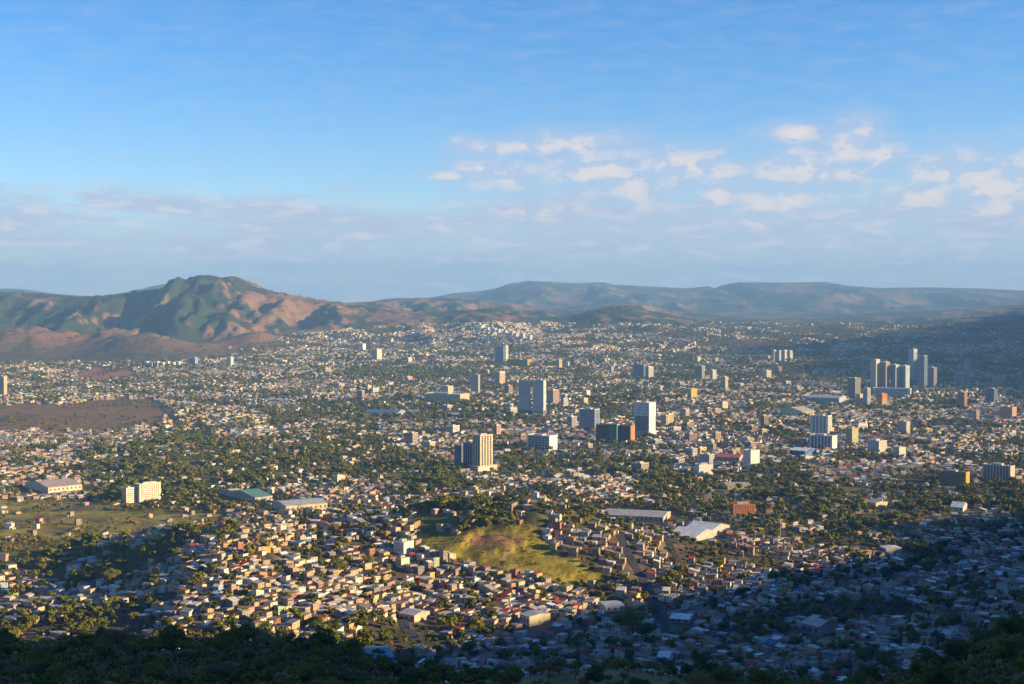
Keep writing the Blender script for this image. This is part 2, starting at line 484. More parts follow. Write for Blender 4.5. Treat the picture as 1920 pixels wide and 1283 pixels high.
def thing(name, label, cat, loc, rz=0.0, group=None):
    o = bpy.data.objects.new(name, None); col.objects.link(o)
    o.empty_display_size = 1.0
    o.location = loc; o.rotation_euler = (0, 0, rz)
    o['label'] = label; o['category'] = cat
    if group: o['group'] = group
    return o

class MB:
    """collects quads for one part"""
    def __init__(s): s.v, s.q = [], []
    def quad(s, a, b, c, d):
        i = len(s.v); s.v += [a, b, c, d]; s.q.append((i, i + 1, i + 2, i + 3))
    def box(s, x0, x1, y0, y1, z0, z1, zb=None, z0b=None):
        """box; zb / z0b: top / bottom height at the back (y1) for a sloping box"""
        zb = z1 if zb is None else zb; z0b = z0 if z0b is None else z0b
        i = len(s.v)
        s.v += [(x0, y0, z0), (x1, y0, z0), (x1, y1, z0b), (x0, y1, z0b), (x0, y0, z1), (x1, y0, z1), (x1, y1, zb), (x0, y1, zb)]
        s.q += [(i, i + 3, i + 2, i + 1), (i + 4, i + 5, i + 6, i + 7), (i, i + 1, i + 5, i + 4), (i + 1, i + 2, i + 6, i + 5),
                (i + 2, i + 3, i + 7, i + 6), (i + 3, i, i + 4, i + 7)]
    def tube(s, p0, p1, r0, r1, n=6):
        p0, p1 = Vector(p0), Vector(p1); d = (p1 - p0).normalized()
        a = d.orthogonal().normalized(); b = d.cross(a)
        i = len(s.v)
        for p, r in ((p0, r0), (p1, r1)):
            for k in range(n):
                t = 2 * math.pi * k / n
                s.v.append(tuple(p + a * (r * math.cos(t)) + b * (r * math.sin(t))))
        for k in range(n):
            s.q.append((i + k, i + (k + 1) % n, i + n + (k + 1) % n, i + n + k))
    def mesh(s, name, mat): return mesh_np(name, s.v, s.q, mat=mat)
    def build(s, name, mat, parent=None, **p): return link(name, s.mesh(name, mat), parent, **p)

# ------------------------------------------------------------------ terrain sheet
def build_terrain():
    fine = np.tan(np.radians(np.linspace(-25, 25, 430)))
    az = np.concatenate([np.radians(np.linspace(-178, -26, 60)), np.arctan(fine), np.radians(np.linspace(26, 182, 62))])
    r = np.concatenate([np.linspace(3, 140, 14), np.linspace(155, 1150, 80), np.geomspace(1160, 7000, 360), np.linspace(7030, 10000, 150), np.geomspace(10070, 30000, 150)])
    A, R = np.meshgrid(az, r)
    X, Y = R * np.sin(A), R * np.cos(A)
    Zh = height(X, Y)
    px, py = to_pix(X, Y, Zh)
    z = zone_masks(px, py)
    ahead = (Y > 900)
    def C(*c): return np.array(c, float)
    def blend(base, c, w): return base * (1 - w[..., None]) + C(*c) * w[..., None]
    n1 = fbm(X / 90.0, Y / 90.0, 5, 4); n2 = fbm(X / 23.0, Y / 23.0, 6, 3); n3 = fbm(X / 420.0, Y / 420.0, 8, 3)
    base = np.ones(X.shape + (3,)) * C(0.105, 0.078, 0.048)
    base = blend(base, (0.066, 0.064, 0.022), sstep(-0.15, 0.35, n1 + 0.4 * n2))
    hc_ = house_chance(X, Y, px, py, z)
    base = blend(base, (0.175, 0.135, 0.090), 0.85 * hc_ * (Y > 1000) * sstep(-0.5, 0.4, n2))
    # dry hills and mountains
    hills = sstep(6400, 7200, Y) * (1 - z['city'] * 0.65)
    dry = np.ones(X.shape + (3,)) * C(0.215, 0.105, 0.056)
    dry = blend(dry, (0.20, 0.135, 0.07), sstep(-0.2, 0.4, n3))
    gul = ridged((X + 260 * fbm(X / 1500.0, Y / 9000.0, 86, 2)) / 360.0, Y / 1500.0, 81, 4)
    fn = fbm(X / 520.0, Y / 800.0, 14, 6, 0.62) + 0.35 * fbm(X / 60.0, Y / 110.0, 15, 3)
    gul2 = ridged(X / 170.0, Y / 420.0, 141, 4)
    bias = np.interp(px, [-500, 0, 100, 330, 395, 435, 560, 700, 900, 1200, 2000], [0.7, 0.62, 0.75, 0.75, 0.35, -0.25, -0.24, -0.05, 0.20, 0.36, 0.38])
    low = sstep(7700, 7350, Y)
    forest = sstep(-0.05, 0.18, fn + bias - 1.7 * low * (px < 480) - 0.55 * (gul - 0.45) - 0.5 * (gul2 - 0.4))
    hc = blend(dry, (0.033, 0.045, 0.020), forest)
    base = base * (1 - hills[..., None]) + hc * hills[..., None]
    ww = lambda m, k=1.0: m.astype(float) * ahead * k
    base = blend(base, (0.27, 0.225, 0.038), ww(z['scrub'], 0.9) * sstep(-0.45, 0.25, n1 + 0.2))
    base = blend(base, (0.125, 0.115, 0.028), ww(z['belt'], 0.85))
    base = blend(base, (0.205, 0.118, 0.050), ww(z['field'], 0.95))
    base = blend(base, (0.070, 0.062, 0.034), ww(z['field'], 0.8) * sstep(0.0, 0.5, n3 + 0.6 * n1))
    base = blend(base, (0.30, 0.135, 0.075), ww(z['red'], 0.95))
    g = ww(z['grass'])
    base = blend(base, (0.34, 0.265, 0.030), g)
    base = blend(base, (0.30, 0.155, 0.075), g * in_poly(px, py, [(860, 1005), (935, 1000), (1010, 1000), (1000, 1022), (900, 1030)]) * sstep(-0.4, 0.3, n1 + n2 * 0.5))
    base = blend(base, (0.15, 0.135, 0.02), 0.8 * g * sstep(0.12, 0.35, n2 + fbm(X / 7.0, Y / 9.0, 7, 2)))
    base = blend(base, (0.42, 0.28, 0.14), g * sstep(0.86, 0.97, ridged(X / 70.0, Y / 90.0, 161, 2)))
    near = (1 - sstep(950, 1180, Y))
    base = blend(base, (0.215, 0.15, 0.062), near)
    base = blend(base, (0.115, 0.095, 0.030), near * sstep(-0.1, 0.3, n2))
    V = np.stack([X, Y, Zh], -1)
    nr, na = X.shape
    idx = np.arange(nr * na).reshape(nr, na)
    q = np.stack([idx[:-1, :-1], idx[:-1, 1:], idx[1:, 1:], idx[1:, :-1]], -1)
    cx = (X[:-1, :-1] + X[1:, 1:]) / 2; cy = (Y[:-1, :-1] + Y[1:, 1:]) / 2
    cu = cx / np.maximum(cy, 1)
    cg = z['grass'][:-1, :-1] & ahead[:-1, :-1]
    reg = np.zeros(cx.shape, int)
    reg[(cy < 1120) & (np.abs(cx) < 900)] = 1
    reg[cg] = 2
    reg[(cy > 7350) & (cy <= 11000) & (cu < -0.11)] = 3
    reg[(cy > 7900) & (cy <= 14500) & (cu >= -0.11)] = 4
    reg[(cy > 11000) & (cu < -0.11)] = 5
    reg[cy > 14500] = 5
    reg[(reg == 0) & (cx > 0.42 * np.maximum(cy, 0) + 260)] = 6  # side terrain, also holding the unseen hills added for shade
    mat = attr_mat('earth', 0.045, 0.42, 0.95, bump=3.0)
    for k, nm in ((0, 'ground'), (1, 'slope_below_viewpoint'), (2, 'grassy_hill'), (3, 'mountain'), (4, 'hills'), (5, 'far_mountains'), (6, 'side_ridge')):
        qq = q[reg == k].reshape(-1, 4)
        used, inv = np.unique(qq, return_inverse=True)
        me = mesh_np(nm, V.reshape(-1, 3)[used], inv.reshape(-1, 4), base.reshape(-1, 3)[used], 'POINT', mat)
        me.polygons.foreach_set('use_smooth', np.ones(len(qq), bool))
        link(nm, me, kind='structure')
build_terrain()

# ------------------------------------------------------------------ haze
HAZE_DENSITY = 4.8e-5
def build_haze():
    m = bpy.data.materials.new('haze'); m.use_nodes = True
    nt = m.node_tree; nt.nodes.clear()
    v = nt.nodes.new('ShaderNodeVolumePrincipled'); o = nt.nodes.new('ShaderNodeOutputMaterial')
    v.inputs['Color'].default_value = (0.29, 0.58, 1.0, 1)
    v.inputs['Density'].default_value = HAZE_DENSITY
    v.inputs['Anisotropy'].default_value = 0.0
    nt.links.new(v.outputs[0], o.inputs['Volume'])
    b = MB(); b.box(-30600, 30600, -30600, 30600, -160, 880)
    b.build('haze', m, kind='stuff')
build_haze()

# ------------------------------------------------------------------ trees
def crown_mesh(name, n, leaf, lobes, mat, seed, sparse=0.0):
    """crown of leaf-sized faces in uneven lobes; unit tree is 1 m tall, crown from z=0.3"""
    rg = np.random.default_rng(seed)
    cs = []
    for i in range(lobes):
        a = 2 * math.pi * i / lobes + rg.uniform(-0.5, 0.5)
        rr = rg.uniform(0.12, 0.28) if i else 0.05
        cs.append((rr * math.cos(a), rr * math.sin(a), rg.uniform(0.45, 0.82), rg.uniform(0.15, 0.25), rg.uniform(0.11, 0.20)))
    cs = np.array(cs)
    k = rg.integers(0, lobes, n)
    d = rg.normal(size=(n, 3)); d /= np.linalg.norm(d, axis=1)[:, None]
    rad = rg.uniform(0.45 if not sparse else 0.1, 1.08, n)[:, None]
    c = cs[k]
    P = c[:, :3] + d * rad * np.stack([c[:, 3], c[:, 3], c[:, 4]], 1)
    nrm = d + 0.5 * rg.normal(size=(n, 3)); nrm /= np.linalg.norm(nrm, axis=1)[:, None]
    t = np.cross(nrm, rg.normal(size=(n, 3))); t /= np.linalg.norm(t, axis=1)[:, None]
    b = np.cross(nrm, t)
    s = (leaf * rg.uniform(0.6, 1.4, n))[:, None]
    w = s * rg.uniform(0.5, 0.9, n)[:, None]
    V = np.stack([P - t * s, P - b * w + nrm * s * 0.25, P + t * s, P + b * w + nrm * s * 0.2], 1).reshape(-1, 3)
    return mesh_np(name, V, np.arange(4 * n).reshape(-1, 4), mat=mat), cs

def trunk_mesh(name, cs, r=0.022):
    b = MB()
    b.tube((0, 0, -0.12), (0.01, 0, 0.2), r * 1.5, r)
    b.tube((0.01, 0, 0.2), (0.0, 0.01, 0.5), r, r * 0.6)
    for x, y, z, _, _ in cs[:6]:
        b.tube((0.005, 0, 0.24 + 0.1 * abs(x)), (x * 0.85, y * 0.85, z), r * 0.6, r * 0.2, 5)
    return b.mesh(name, MATS['bark'])

LEAFM = ['leaf_green', 'leaf_green', 'leaf_olive', 'leaf_green', 'leaf_olive', 'leaf_dry']
MIDT, NEART = [], []
for i in range(6):
    cm, cs = crown_mesh('crown', 340 if i < 5 else 200, 0.075, 5 + i % 3, MATS[LEAFM[i]], 100 + i, 1.0 if i == 5 else 0)
    MIDT.append((cm, trunk_mesh('trunk', cs)))
    cm, cs = crown_mesh('crown', 4200 if i < 5 else 1500, 0.022, 7 + i % 3, MATS[LEAFM[i]], 200 + i, 1.0 if i == 5 else 0)
    NEART.append((cm, trunk_mesh('trunk', cs, 0.018)))

KINDWORD = ['dark green broad', 'dense green round', 'olive spreading', 'deep green uneven', 'olive loose', 'dry brown sparse']
def place_tree(x, y, z, hgt, kind, near, label, group, wide=1.0):
    t = thing('tree', label, 'tree', (x, y, z), random.uniform(0, 6.28), group)
    t.scale = (hgt * wide, hgt * wide, hgt)
    cm, tm = (NEART if near else MIDT)[kind]
    link('crown', cm, t); link('trunk', tm, t)
    return t

# ------------------------------------------------------------------ city lattice
WALLS = {'cream': (0.50, 0.39, 0.24), 'white': (0.62, 0.57, 0.48), 'beige': (0.38, 0.27, 0.165), 'peach': (0.50, 0.31, 0.18),
         'pale pink': (0.52, 0.31, 0.25), 'yellow': (0.58, 0.40, 0.11), 'grey block': (0.27, 0.24, 0.21), 'brick': (0.33, 0.15, 0.085),
         'pale green': (0.34, 0.42, 0.26), 'pale blue': (0.28, 0.37, 0.46)}
WALL_P = np.array([0.28, 0.24, 0.15, 0.06, 0.04, 0.05, 0.11, 0.03, 0.02, 0.02])
ROOFS = {'grey zinc': (0.25, 0.232, 0.22), 'pale zinc': (0.42, 0.40, 0.375), 'rusty zinc': (0.19, 0.10, 0.062), 'red': (0.30, 0.045, 0.028),
         'concrete': (0.225, 0.195, 0.155), 'white': (0.58, 0.565, 0.53), 'blue': (0.06, 0.13, 0.25), 'clay tile': (0.22, 0.085, 0.04)}
ROOF_P = np.array([0.28, 0.21, 0.16, 0.06, 0.12, 0.08, 0.03, 0.06])
WN, RN = list(WALLS), list(ROOFS)
for k in WN: plain('wall_' + k, WALLS[k], 0.9, 0.25, 0.2)
for k in RN: plain('roof_' + k, ROOFS[k], 0.65, 0.3, 0.28)
WC = np.array([WALLS[k] for k in WN]); RC = np.array([ROOFS[k] for k in RN])

LANDMARK_SPOTS = []      # (x, y, radius) kept free of houses

def city_points():
    cell = 300.0
    P = []
    seeds = {}
    for j in range(int(900 / cell), int(10200 / cell) + 1):
        yc = (j + 0.5) * cell
        w = 0.43 * yc + 300
        for i in range(int(-w / cell) - 1, int(w / cell) + 2):
            seeds[(i, j)] = ((i + RNG.uniform(0.15, 0.85)) * cell, (j + RNG.uniform(0.15, 0.85)) * cell, RNG.uniform(-0.8, 0.8))
    sx = {k: v for k, v in seeds.items()}
    for (i, j), (cx, cy, th) in seeds.items():
        if cy < 2500: a, b, st = 10.4, 10.9, 4.2
        elif cy < 4200: a, b, st = 12.2, 12.8, 5.5
        elif cy < 6500: a, b, st = 13.8, 14.4, 6.5
        else: a, b, st = 16.5, 17.5, 8
        half = 330.0
        us = np.arange(-half, half, a); us = us + np.floor(np.arange(len(us)) / 7) * st * 0.8
        us -= us.mean()
        vs = np.arange(-half, half, b); vs = vs + np.floor(np.arange(len(vs)) / 2) * st
        vs -= vs.mean()
        U, Vv = np.meshgrid(us, vs)
        row = np.repeat(np.arange(len(vs))[:, None] % 2, len(us), 1)
        U = U.ravel() + RNG.normal(0, 0.9, U.size); Vv = Vv.ravel() + RNG.normal(0, 0.9, Vv.size)
        X = cx + U * math.cos(th) - Vv * math.sin(th); Y = cy + U * math.sin(th) + Vv * math.cos(th)
        d0 = (X - cx) ** 2 + (Y - cy) ** 2
        ok = (Y > 1130) & (np.abs(X) < 0.425 * Y + 60)
        for di in (-2, -1, 0, 1, 2):
            for dj in (-2, -1, 0, 1, 2):
                s = sx.get((i + di, j + dj))
                if s and (di or dj): ok &= d0 < (X - s[0]) ** 2 + (Y - s[1]) ** 2
        n = ok.sum()
        if n: P.append(np.stack([X[ok], Y[ok], np.full(n, th), np.full(n, a), np.full(n, b), row.ravel()[ok]], 1))
    return np.concatenate(P)

# ------------------------------------------------------------------ towers and large blocks
def windows(mb, W, H, z0, floors, cols, face, style, half, mx=0.06):
    """window quads, 6 cm proud, on a facade; face: 'f','r','l','b'; half = distance of the facade from the axis"""
    e = half + 0.06
    fh = (H - z0) / floors
    def put(u0, u1, v0, v1):
        if face == 'f': mb.quad((u0, -e, v0), (u1, -e, v0), (u1, -e, v1), (u0, -e, v1))
        elif face == 'b': mb.quad((u1, e, v0), (u0, e, v0), (u0, e, v1), (u1, e, v1))
        elif face == 'r': mb.quad((e, u0, v0), (e, u1, v0), (e, u1, v1), (e, u0, v1))
        else: mb.quad((-e, u1, v0), (-e, u0, v0), (-e, u0, v1), (-e, u1, v1))
    m = W * mx
    if style == 'stripes':
        cw = (W - 2 * m) / cols
        for c in range(cols):
            u = -W / 2 + m + c * cw
            for f in range(floors):
                put(u + cw * 0.22, u + cw * 0.78, z0 + f * fh + fh * 0.08, z0 + (f + 1) * fh - fh * 0.06)
        return
    if style == 'bands':
        for f in range(floors):
            put(-W / 2 + m, W / 2 - m, z0 + f * fh + fh * 0.34, z0 + f * fh + fh * 0.82)
        return
    if style == 'glass':
        cw = (W - 2 * m) / cols
        for f in range(floors):
            for c in range(cols):
                u = -W / 2 + m + c * cw
                put(u + 0.06 * cw, u + 0.94 * cw, z0 + f * fh + fh * 0.07, z0 + f * fh + fh * 0.93)
        return
    cw = (W - 2 * m) / cols
    for f in range(floors):
        for c in range(cols):
            u = -W / 2 + m + c * cw
            put(u + 0.22 * cw, u + 0.78 * cw, z0 + f * fh + fh * 0.32, z0 + f * fh + fh * 0.80)

def colmat(c, rough=0.85):
    return plain('paint_%d_%d_%d' % tuple(int(round(v * 100)) for v in c), c, rough, 0.12, 0.22)

def tower(name, label, cat, x0, x1, yt, yb, wall=(0.6, 0.55, 0.45), style='grid', glass='window_dark', side=0.28, psi=30,
          fside=None, floor_h=3.3, bay=4.0, podium=None, group=None, at=None, plant=True, crown=None, fins=None, depth=None, endc=None):
    if at is None:
        gx, gy, gz = ground_at((x0 + x1) / 2.0, yb)
    else:
        gx, gy, gz = at
    k = gy / F
    wp, H = (x1 - x0) * k, max((yb - yt) * k, 3.5)
    ps = math.radians(psi)
    W = max(wp * (1 - side) / math.cos(ps), 4.0); D = max(wp * side / math.sin(ps), 4.0)
    if depth: D = depth
    rz = -ps - math.atan2(gx, gy)
    t = thing(name, label, cat, (gx, gy, gz), rz, group)
    LANDMARK_SPOTS.append((gx, gy, 0.62 * math.hypot(W, D) + 3))
    wm = colmat(wall)
    hw, hd = W / 2, D / 2
    b = MB(); b.box(-hw, hw, -hd, hd, -8, H); b.build('body', wm, t)
    p = MB()
    for q in ((-hw - .15, hw + .15, -hd - .15, -hd + .25), (-hw - .15, hw + .15, hd - .25, hd + .15), (-hw - .15, -hw + .25, -hd + .25, hd - .25), (hw - .25, hw + .15, -hd + .25, hd - .25)):
        p.box(*q, H - 0.3, H + 1.1)
    p.build('parapet', wm, t)
    fl = max(1, int(round(H / floor_h)))
    for face, w_, half in (('f', W, hd), ('b', W, hd), ('r', D, hw), ('l', D, hw)):
        st = style if face in 'fb' else (fside or style)
        if st == 'none': continue
        g = MB(); windows(g, w_, H - 0.8, 1.0, fl, max(2, int(round(w_ / bay))), face, st, half)
        g.build('glazing', MATS[glass], t, kind='stuff')
    if plant:
        r = MB(); s = random.uniform(-0.2, 0.2)
        r.box(hw * (s - 0.35), hw * (s + 0.35), -hd * 0.5, hd * 0.45, H, H + random.uniform(2.4, 3.6)); r.build('plant_room', colmat((0.45, 0.43, 0.40)), t)
        a = MB(); a.box(hw * 0.62, hw * 0.62 + 1.6, hd * 0.1, hd * 0.1 + 1.6, H, H + 1.9); a.build('water_tank', MATS['steel'], t)
    if endc:  # thin added slab; its orange stands in for low sun on the end
        b = MB(); b.box(hw + 0.05, hw + 0.5, -hd - 0.1, hd + 0.1, -8, H + 1.2); b.build('sun_tinted_end', colmat(endc), t)
    if podium:
        pw, pd, ph, pc = podium
        b = MB(); b.box(-hw * pw, hw * pw, -hd * pd, hd * pd, -8, ph); b.build('podium', colmat(pc), t)
        g = MB(); windows(g, 2 * hw * pw, ph - 0.4, 0.6, max(1, int(ph / 4)), max(3, int(2 * hw * pw / 5)), 'f', 'bands', hd * pd)
        g.build('glazing', MATS[glass], t, kind='stuff')
    if crown:
        ch, cc = crown
        b = MB(); b.box(-hw - .4, hw + .4, -hd - .4, hd + .4, H - ch, H + 1.4); b.build('crown_storey', colmat(cc), t)
        g = MB(); windows(g, W, H, H - ch + 1, max(1, int(ch / 4)), max(3, int(W / 4)), 'f', 'grid', hd + .4); g.build('glazing', MATS[glass], t, kind='stuff')
    if fins:
        n, fc = fins
        for i in range(n):
            u = -hw + (i + 0.5) * W / n
            b = MB(); b.box(u - W * 0.035, u + W * 0.035, -hd - 0.7, -hd - 0.07, 0, H + 0.6); b.build('pier', colmat(fc), t)
    return t

WHITE, CREAM, GREY, PINK = (0.68, 0.64, 0.56), (0.60, 0.50, 0.34), (0.33, 0.33, 0.34), (0.52, 0.36, 0.28)
BLUEG = (0.24, 0.30, 0.36)
# twin government slabs
T = tower
T('office_tower', 'grey office slab with blank sides, partner of the slab with the lit narrow end', 'tower', 972, 995, 714, 778, (0.46, 0.45, 0.44), 'grid', 'slate_glass', 0.06, 14, podium=(1.05, 1.6, 14, (0.12, 0.13, 0.15)), fside='none')
T('office_tower', 'grey office slab whose narrow end catches the sun, joined pair on dark podium', 'tower', 999, 1024, 713, 779, (0.46, 0.45, 0.44), 'grid', 'slate_glass', 0.2, 14, podium=(1.05, 1.6, 14, (0.12, 0.13, 0.15)), fside='none')
# cream tower with grey slabs beside it
T('apartment_tower', 'cream apartment tower with pale vertical piers, tall beside lower grey slabs', 'tower', 886, 924, 815, 882, CREAM, 'stripes', 'window_dark', 0.62, 48, fside='stripes', bay=7, podium=(1.25, 1.5, 10, CREAM))
T('apartment_block', 'grey blue slab with vertical stripes next to the cream tower', 'apartment block', 868, 888, 831, 880, (0.22, 0.25, 0.30), 'stripes', 'dark_glass', 0.15, 25, bay=5)
T('apartment_block', 'short grey slab at the outer end of the row beside cream tower', 'apartment block', 852, 868, 835, 876, (0.27, 0.30, 0.34), 'stripes', 'dark_glass', 0.15, 25, bay=5)
T('office_block', 'white framed office block with blue glass panels and a sunlit blank end', 'office block', 988, 1045, 816, 842, WHITE, 'glass', 'blue_glass', 0.26, 30, fside='none', bay=9, floor_h=6)
T('office_tower', 'pale blue glass tower with a white corner edge', 'tower', 1085, 1124, 767, 806, (0.50, 0.52, 0.54), 'glass', 'blue_glass', 0.22, 25, floor_h=3.6)
T('office_block', 'dark wide office block with end slab coloured orange for sunlight', 'office block', 1117, 1190, 797, 829, (0.10, 0.085, 0.075), 'bands', 'dark_glass', 0.11, 20, fside='none', endc=(0.40, 0.19, 0.08))
T('office_block', 'green glazed panel block set into the dark office block', 'office block', 1143, 1158, 796, 831, (0.11, 0.27, 0.17), 'bands', 'dark_glass', 0.1, 20, fside='none', plant=False)
T('office_tower', 'dark glass tower with white upper storeys and white side wall', 'tower', 1189, 1229, 755, 815, (0.62, 0.60, 0.55), 'glass', 'dark_glass', 0.30, 32, fside='none', crown=(30, WHITE), podium=(1.3, 1.3, 9, WHITE))
T('apartment_tower', 'pinkish round cornered tower behind the twin grey slabs', 'tower', 1025, 1048, 731, 758, PINK, 'grid', 'window_dark', 0.45, 38, fside='stripes')
T('apartment_tower', 'small salmon tower with stepped top among low roofs', 'tower', 927, 947, 697, 720, (0.60, 0.42, 0.31), 'grid', 'window_dark', 0.5, 40, crown=(5, CREAM))
T('office_tower', 'slim open framed grey tower, seen between cream blocks', 'tower', 883, 900, 703, 738, (0.40, 0.39, 0.37), 'grid', 'window_dark', 0.2, 25)
T('office_tower', 'blue grey tower backed by a thin cream stair shaft near yellow hall', 'tower', 928, 946, 650, 680, BLUEG, 'bands', 'blue_glass', 0.1, 20)
T('stair_tower', 'thin cream stair shaft rising beside blue grey tower', 'tower', 945, 953, 648, 678, CREAM, 'none', 'window_dark', 0.6, 45)
T('exhibition_hall', 'long low bright yellow hall by the blue grey tower', 'hall', 950, 996, 674, 687, (0.66, 0.38, 0.02), 'bands', 'window_dark', 0.15, 25)
T('apartment_tower', 'cream tower with bright side wall on a wooded green', 'tower', 696, 716, 655, 676, CREAM, 'grid', 'window_dark', 0.45, 40, fside='none')
T('apartment_tower', 'thin mustard tower beside a thin pale grey one', 'tower', 1043, 1054, 675, 696, (0.55, 0.42, 0.17), 'grid', 'window_dark', 0.5, 40)
T('office_tower', 'thin pale grey tower next to mustard tower', 'tower', 1062, 1068, 679, 693, (0.5, 0.49, 0.47), 'grid', 'window_dark', 0.5, 40)
T('office_tower', 'broad blue glass office with flat roof touching white ribbed tower', 'tower', 1186, 1210, 684, 713, BLUEG, 'glass', 'blue_glass', 0.12, 22, bay=6)
T('apartment_tower', 'white ribbed tower touching the broad blue glass office', 'tower', 1208, 1225, 688, 712, WHITE, 'stripes', 'window_dark', 0.5, 40, bay=7)
# the cluster of high towers
T('apartment_tower', 'tallest of four pale towers on the white podium, stepped top', 'tower', 1632, 1649, 674, 735, (0.50, 0.46, 0.38), 'grid', 'window_dark', 0.4, 38, crown=(14, (0.50, 0.44, 0.33)))
T('apartment_tower', 'pale brown tower second along the white podium', 'tower', 1650, 1668, 679, 735, (0.43, 0.37, 0.31), 'stripes', 'window_dark', 0.4, 38, bay=6)
T('apartment_tower', 'pale green white tower third along the white podium', 'tower', 1669, 1686, 684, 735, (0.50, 0.54, 0.48), 'glass', 'blue_glass', 0.4, 38, bay=5, fside='grid')
T('apartment_tower', 'pale grey green tower at the end of the white podium', 'tower', 1687, 1705, 686, 735, (0.53, 0.56, 0.52), 'glass', 'blue_glass', 0.4, 38, bay=5, fside='grid')
T('podium_building', 'long low white podium at the foot of four pale towers', 'podium', 1634, 1711, 728, 740, WHITE, 'bands', 'window_dark', 0.12, 8, plant=False, depth=30)
T('apartment_tower', 'slender grey tower rising highest behind the four pale towers', 'tower', 1703, 1719, 655, 712, (0.38, 0.42, 0.44), 'grid', 'blue_glass', 0.4, 38, crown=(10, (0.42, 0.45, 0.47)))
T('apartment_tower', 'blue grey tower with a curved looking top beside four pale towers', 'tower', 1721, 1738, 667, 731, (0.31, 0.36, 0.41), 'glass', 'blue_glass', 0.3, 32, bay=4)
T('office_tower', 'brown grey mid height tower against the blue grey tower', 'tower', 1738, 1756, 689, 729, (0.30, 0.29, 0.29), 'stripes', 'dark_glass', 0.3, 32, bay=5)
T('office_tower', 'dull olive block behind brown grey tower', 'tower', 1757, 1769, 684, 702, (0.34, 0.33, 0.27), 'grid', 'window_dark', 0.3, 32)
T('office_block', 'blue grey office block with tall fin behind it', 'office block', 1792, 1812, 700, 723, (0.33, 0.40, 0.45), 'glass', 'blue_glass', 0.2, 26)
T('office_tower', 'thin blue tower fin behind the blue grey office block', 'tower', 1808, 1819, 674, 716, (0.27, 0.35, 0.43), 'bands', 'blue_glass', 0.3, 30)
T('apartment_tower', 'drab brown tower at edge of trees facing white podium', 'tower', 1589, 1613, 709, 748, (0.30, 0.26, 0.21), 'stripes', 'window_dark', 0.4, 36, bay=5)
T('apartment_block', 'cream block squeezed below the drab brown tower', 'apartment block', 1604, 1618, 739, 760, CREAM, 'grid', 'window_dark', 0.4, 36)
T('apartment_tower', 'white and grey narrow tower with balconies next to cream block', 'tower', 1618, 1632, 728, 762, (0.45, 0.44, 0.42), 'bands', 'window_dark', 0.4, 36)
T('apartment_block', 'yellow block with a red orange panel below the white podium', 'apartment block', 1645, 1663, 739, 761, (0.58, 0.36, 0.07), 'grid', 'window_dark', 0.5, 42, crown=(12, (0.52, 0.16, 0.06)))
T('office_block', 'white sided office with large blue glass grid', 'office block', 1520, 1559, 779, 814, WHITE, 'glass', 'blue_glass', 0.18, 24, bay=8, floor_h=5, fside='stripes', fins=(5, WHITE))
T('hospital_block', 'white block with dark vertical stripes and bright end wall', 'hospital', 1518, 1569, 816, 841, (0.58, 0.57, 0.55), 'stripes', 'dark_glass', 0.18, 24, bay=9, fside='none')
T('office_tower', 'olive yellow tower with one bright side near the striped white block', 'tower', 1586, 1609, 803, 835, (0.42, 0.38, 0.20), 'grid', 'window_dark', 0.5, 42, fside='none')
T('office_tower', 'cream white tower with a plain bright side above brick roofs', 'tower', 1394, 1424, 844, 878, WHITE, 'grid', 'window_dark', 0.55, 44, fside='none')
T('office_block', 'low white block with flat roof near brick roofed hall', 'office block', 1302, 1337, 871, 890, WHITE, 'grid', 'window_dark', 0.75, 60, fside='none')
T('apartment_block', 'grey block with a lit orange edge in the shaded district', 'apartment block', 1683, 1706, 790, 814, (0.42, 0.38, 0.34), 'grid', 'window_dark', 0.3, 32, fside='none')
T('office_block', 'cream block with a bare sunny wall by dark trees', 'office block', 1678, 1698, 839, 860, (0.62, 0.55, 0.38), 'grid', 'window_dark', 0.6, 46, fside='none')
T('office_block', 'irregular white block beside the bare walled cream block', 'office block', 1627, 1662, 826, 848, (0.60, 0.54, 0.44), 'grid', 'window_dark', 0.4, 36)
T('apartment_block', 'long brown block with an end slab coloured sunlit orange before trees', 'apartment block', 1762, 1816, 884, 908, (0.30, 0.20, 0.11), 'bands', 'window_dark', 0.12, 22, fside='none', endc=(0.60, 0.30, 0.06))
T('apartment_block', 'long pale grey block with ribbed facade past the orange ended one', 'apartment block', 1843, 1901, 872, 900, (0.45, 0.40, 0.33), 'stripes', 'window_dark', 0.14, 22, bay=6, fside='none')
T('office_block', 'orange box building above big dark tree in shaded district', 'office block', 1874, 1905, 763, 784, (0.55, 0.34, 0.16), 'grid', 'window_dark', 0.25, 30)
T('office_tower', 'brown tower standing alone above shaded trees', 'tower', 1796, 1813, 736, 762, (0.33, 0.20, 0.10), 'grid', 'window_dark', 0.3, 32)
T('office_tower', 'dark blue tower with white base in shaded district', 'tower', 1848, 1870, 729, 756, (0.12, 0.17, 0.24), 'stripes', 'blue_glass', 0.3, 32, podium=(1.3, 1.3, 6, WHITE))
T('office_block', 'dark teal framed block beyond the dark blue tower', 'office block', 1862, 1888, 706, 728, (0.20, 0.27, 0.29), 'glass', 'blue_glass', 0.2, 26)
T('office_tower', 'lone beige tower among low sunny roofs above brown field', 'tower', -6, 13, 706, 742, (0.55, 0.45, 0.30), 'grid', 'window_dark', 0.3, 32)
T('apartment_block', 'yellow tower with a bright side wall in the middle of the city', 'apartment block', 1289, 1307, 729, 750, (0.62, 0.46, 0.12), 'grid', 'window_dark', 0.6, 46)
T('apartment_tower', 'narrow lime cream tower on leafy rise', 'tower', 1352, 1365, 707, 731, (0.50, 0.46, 0.24), 'grid', 'window_dark', 0.4, 38)
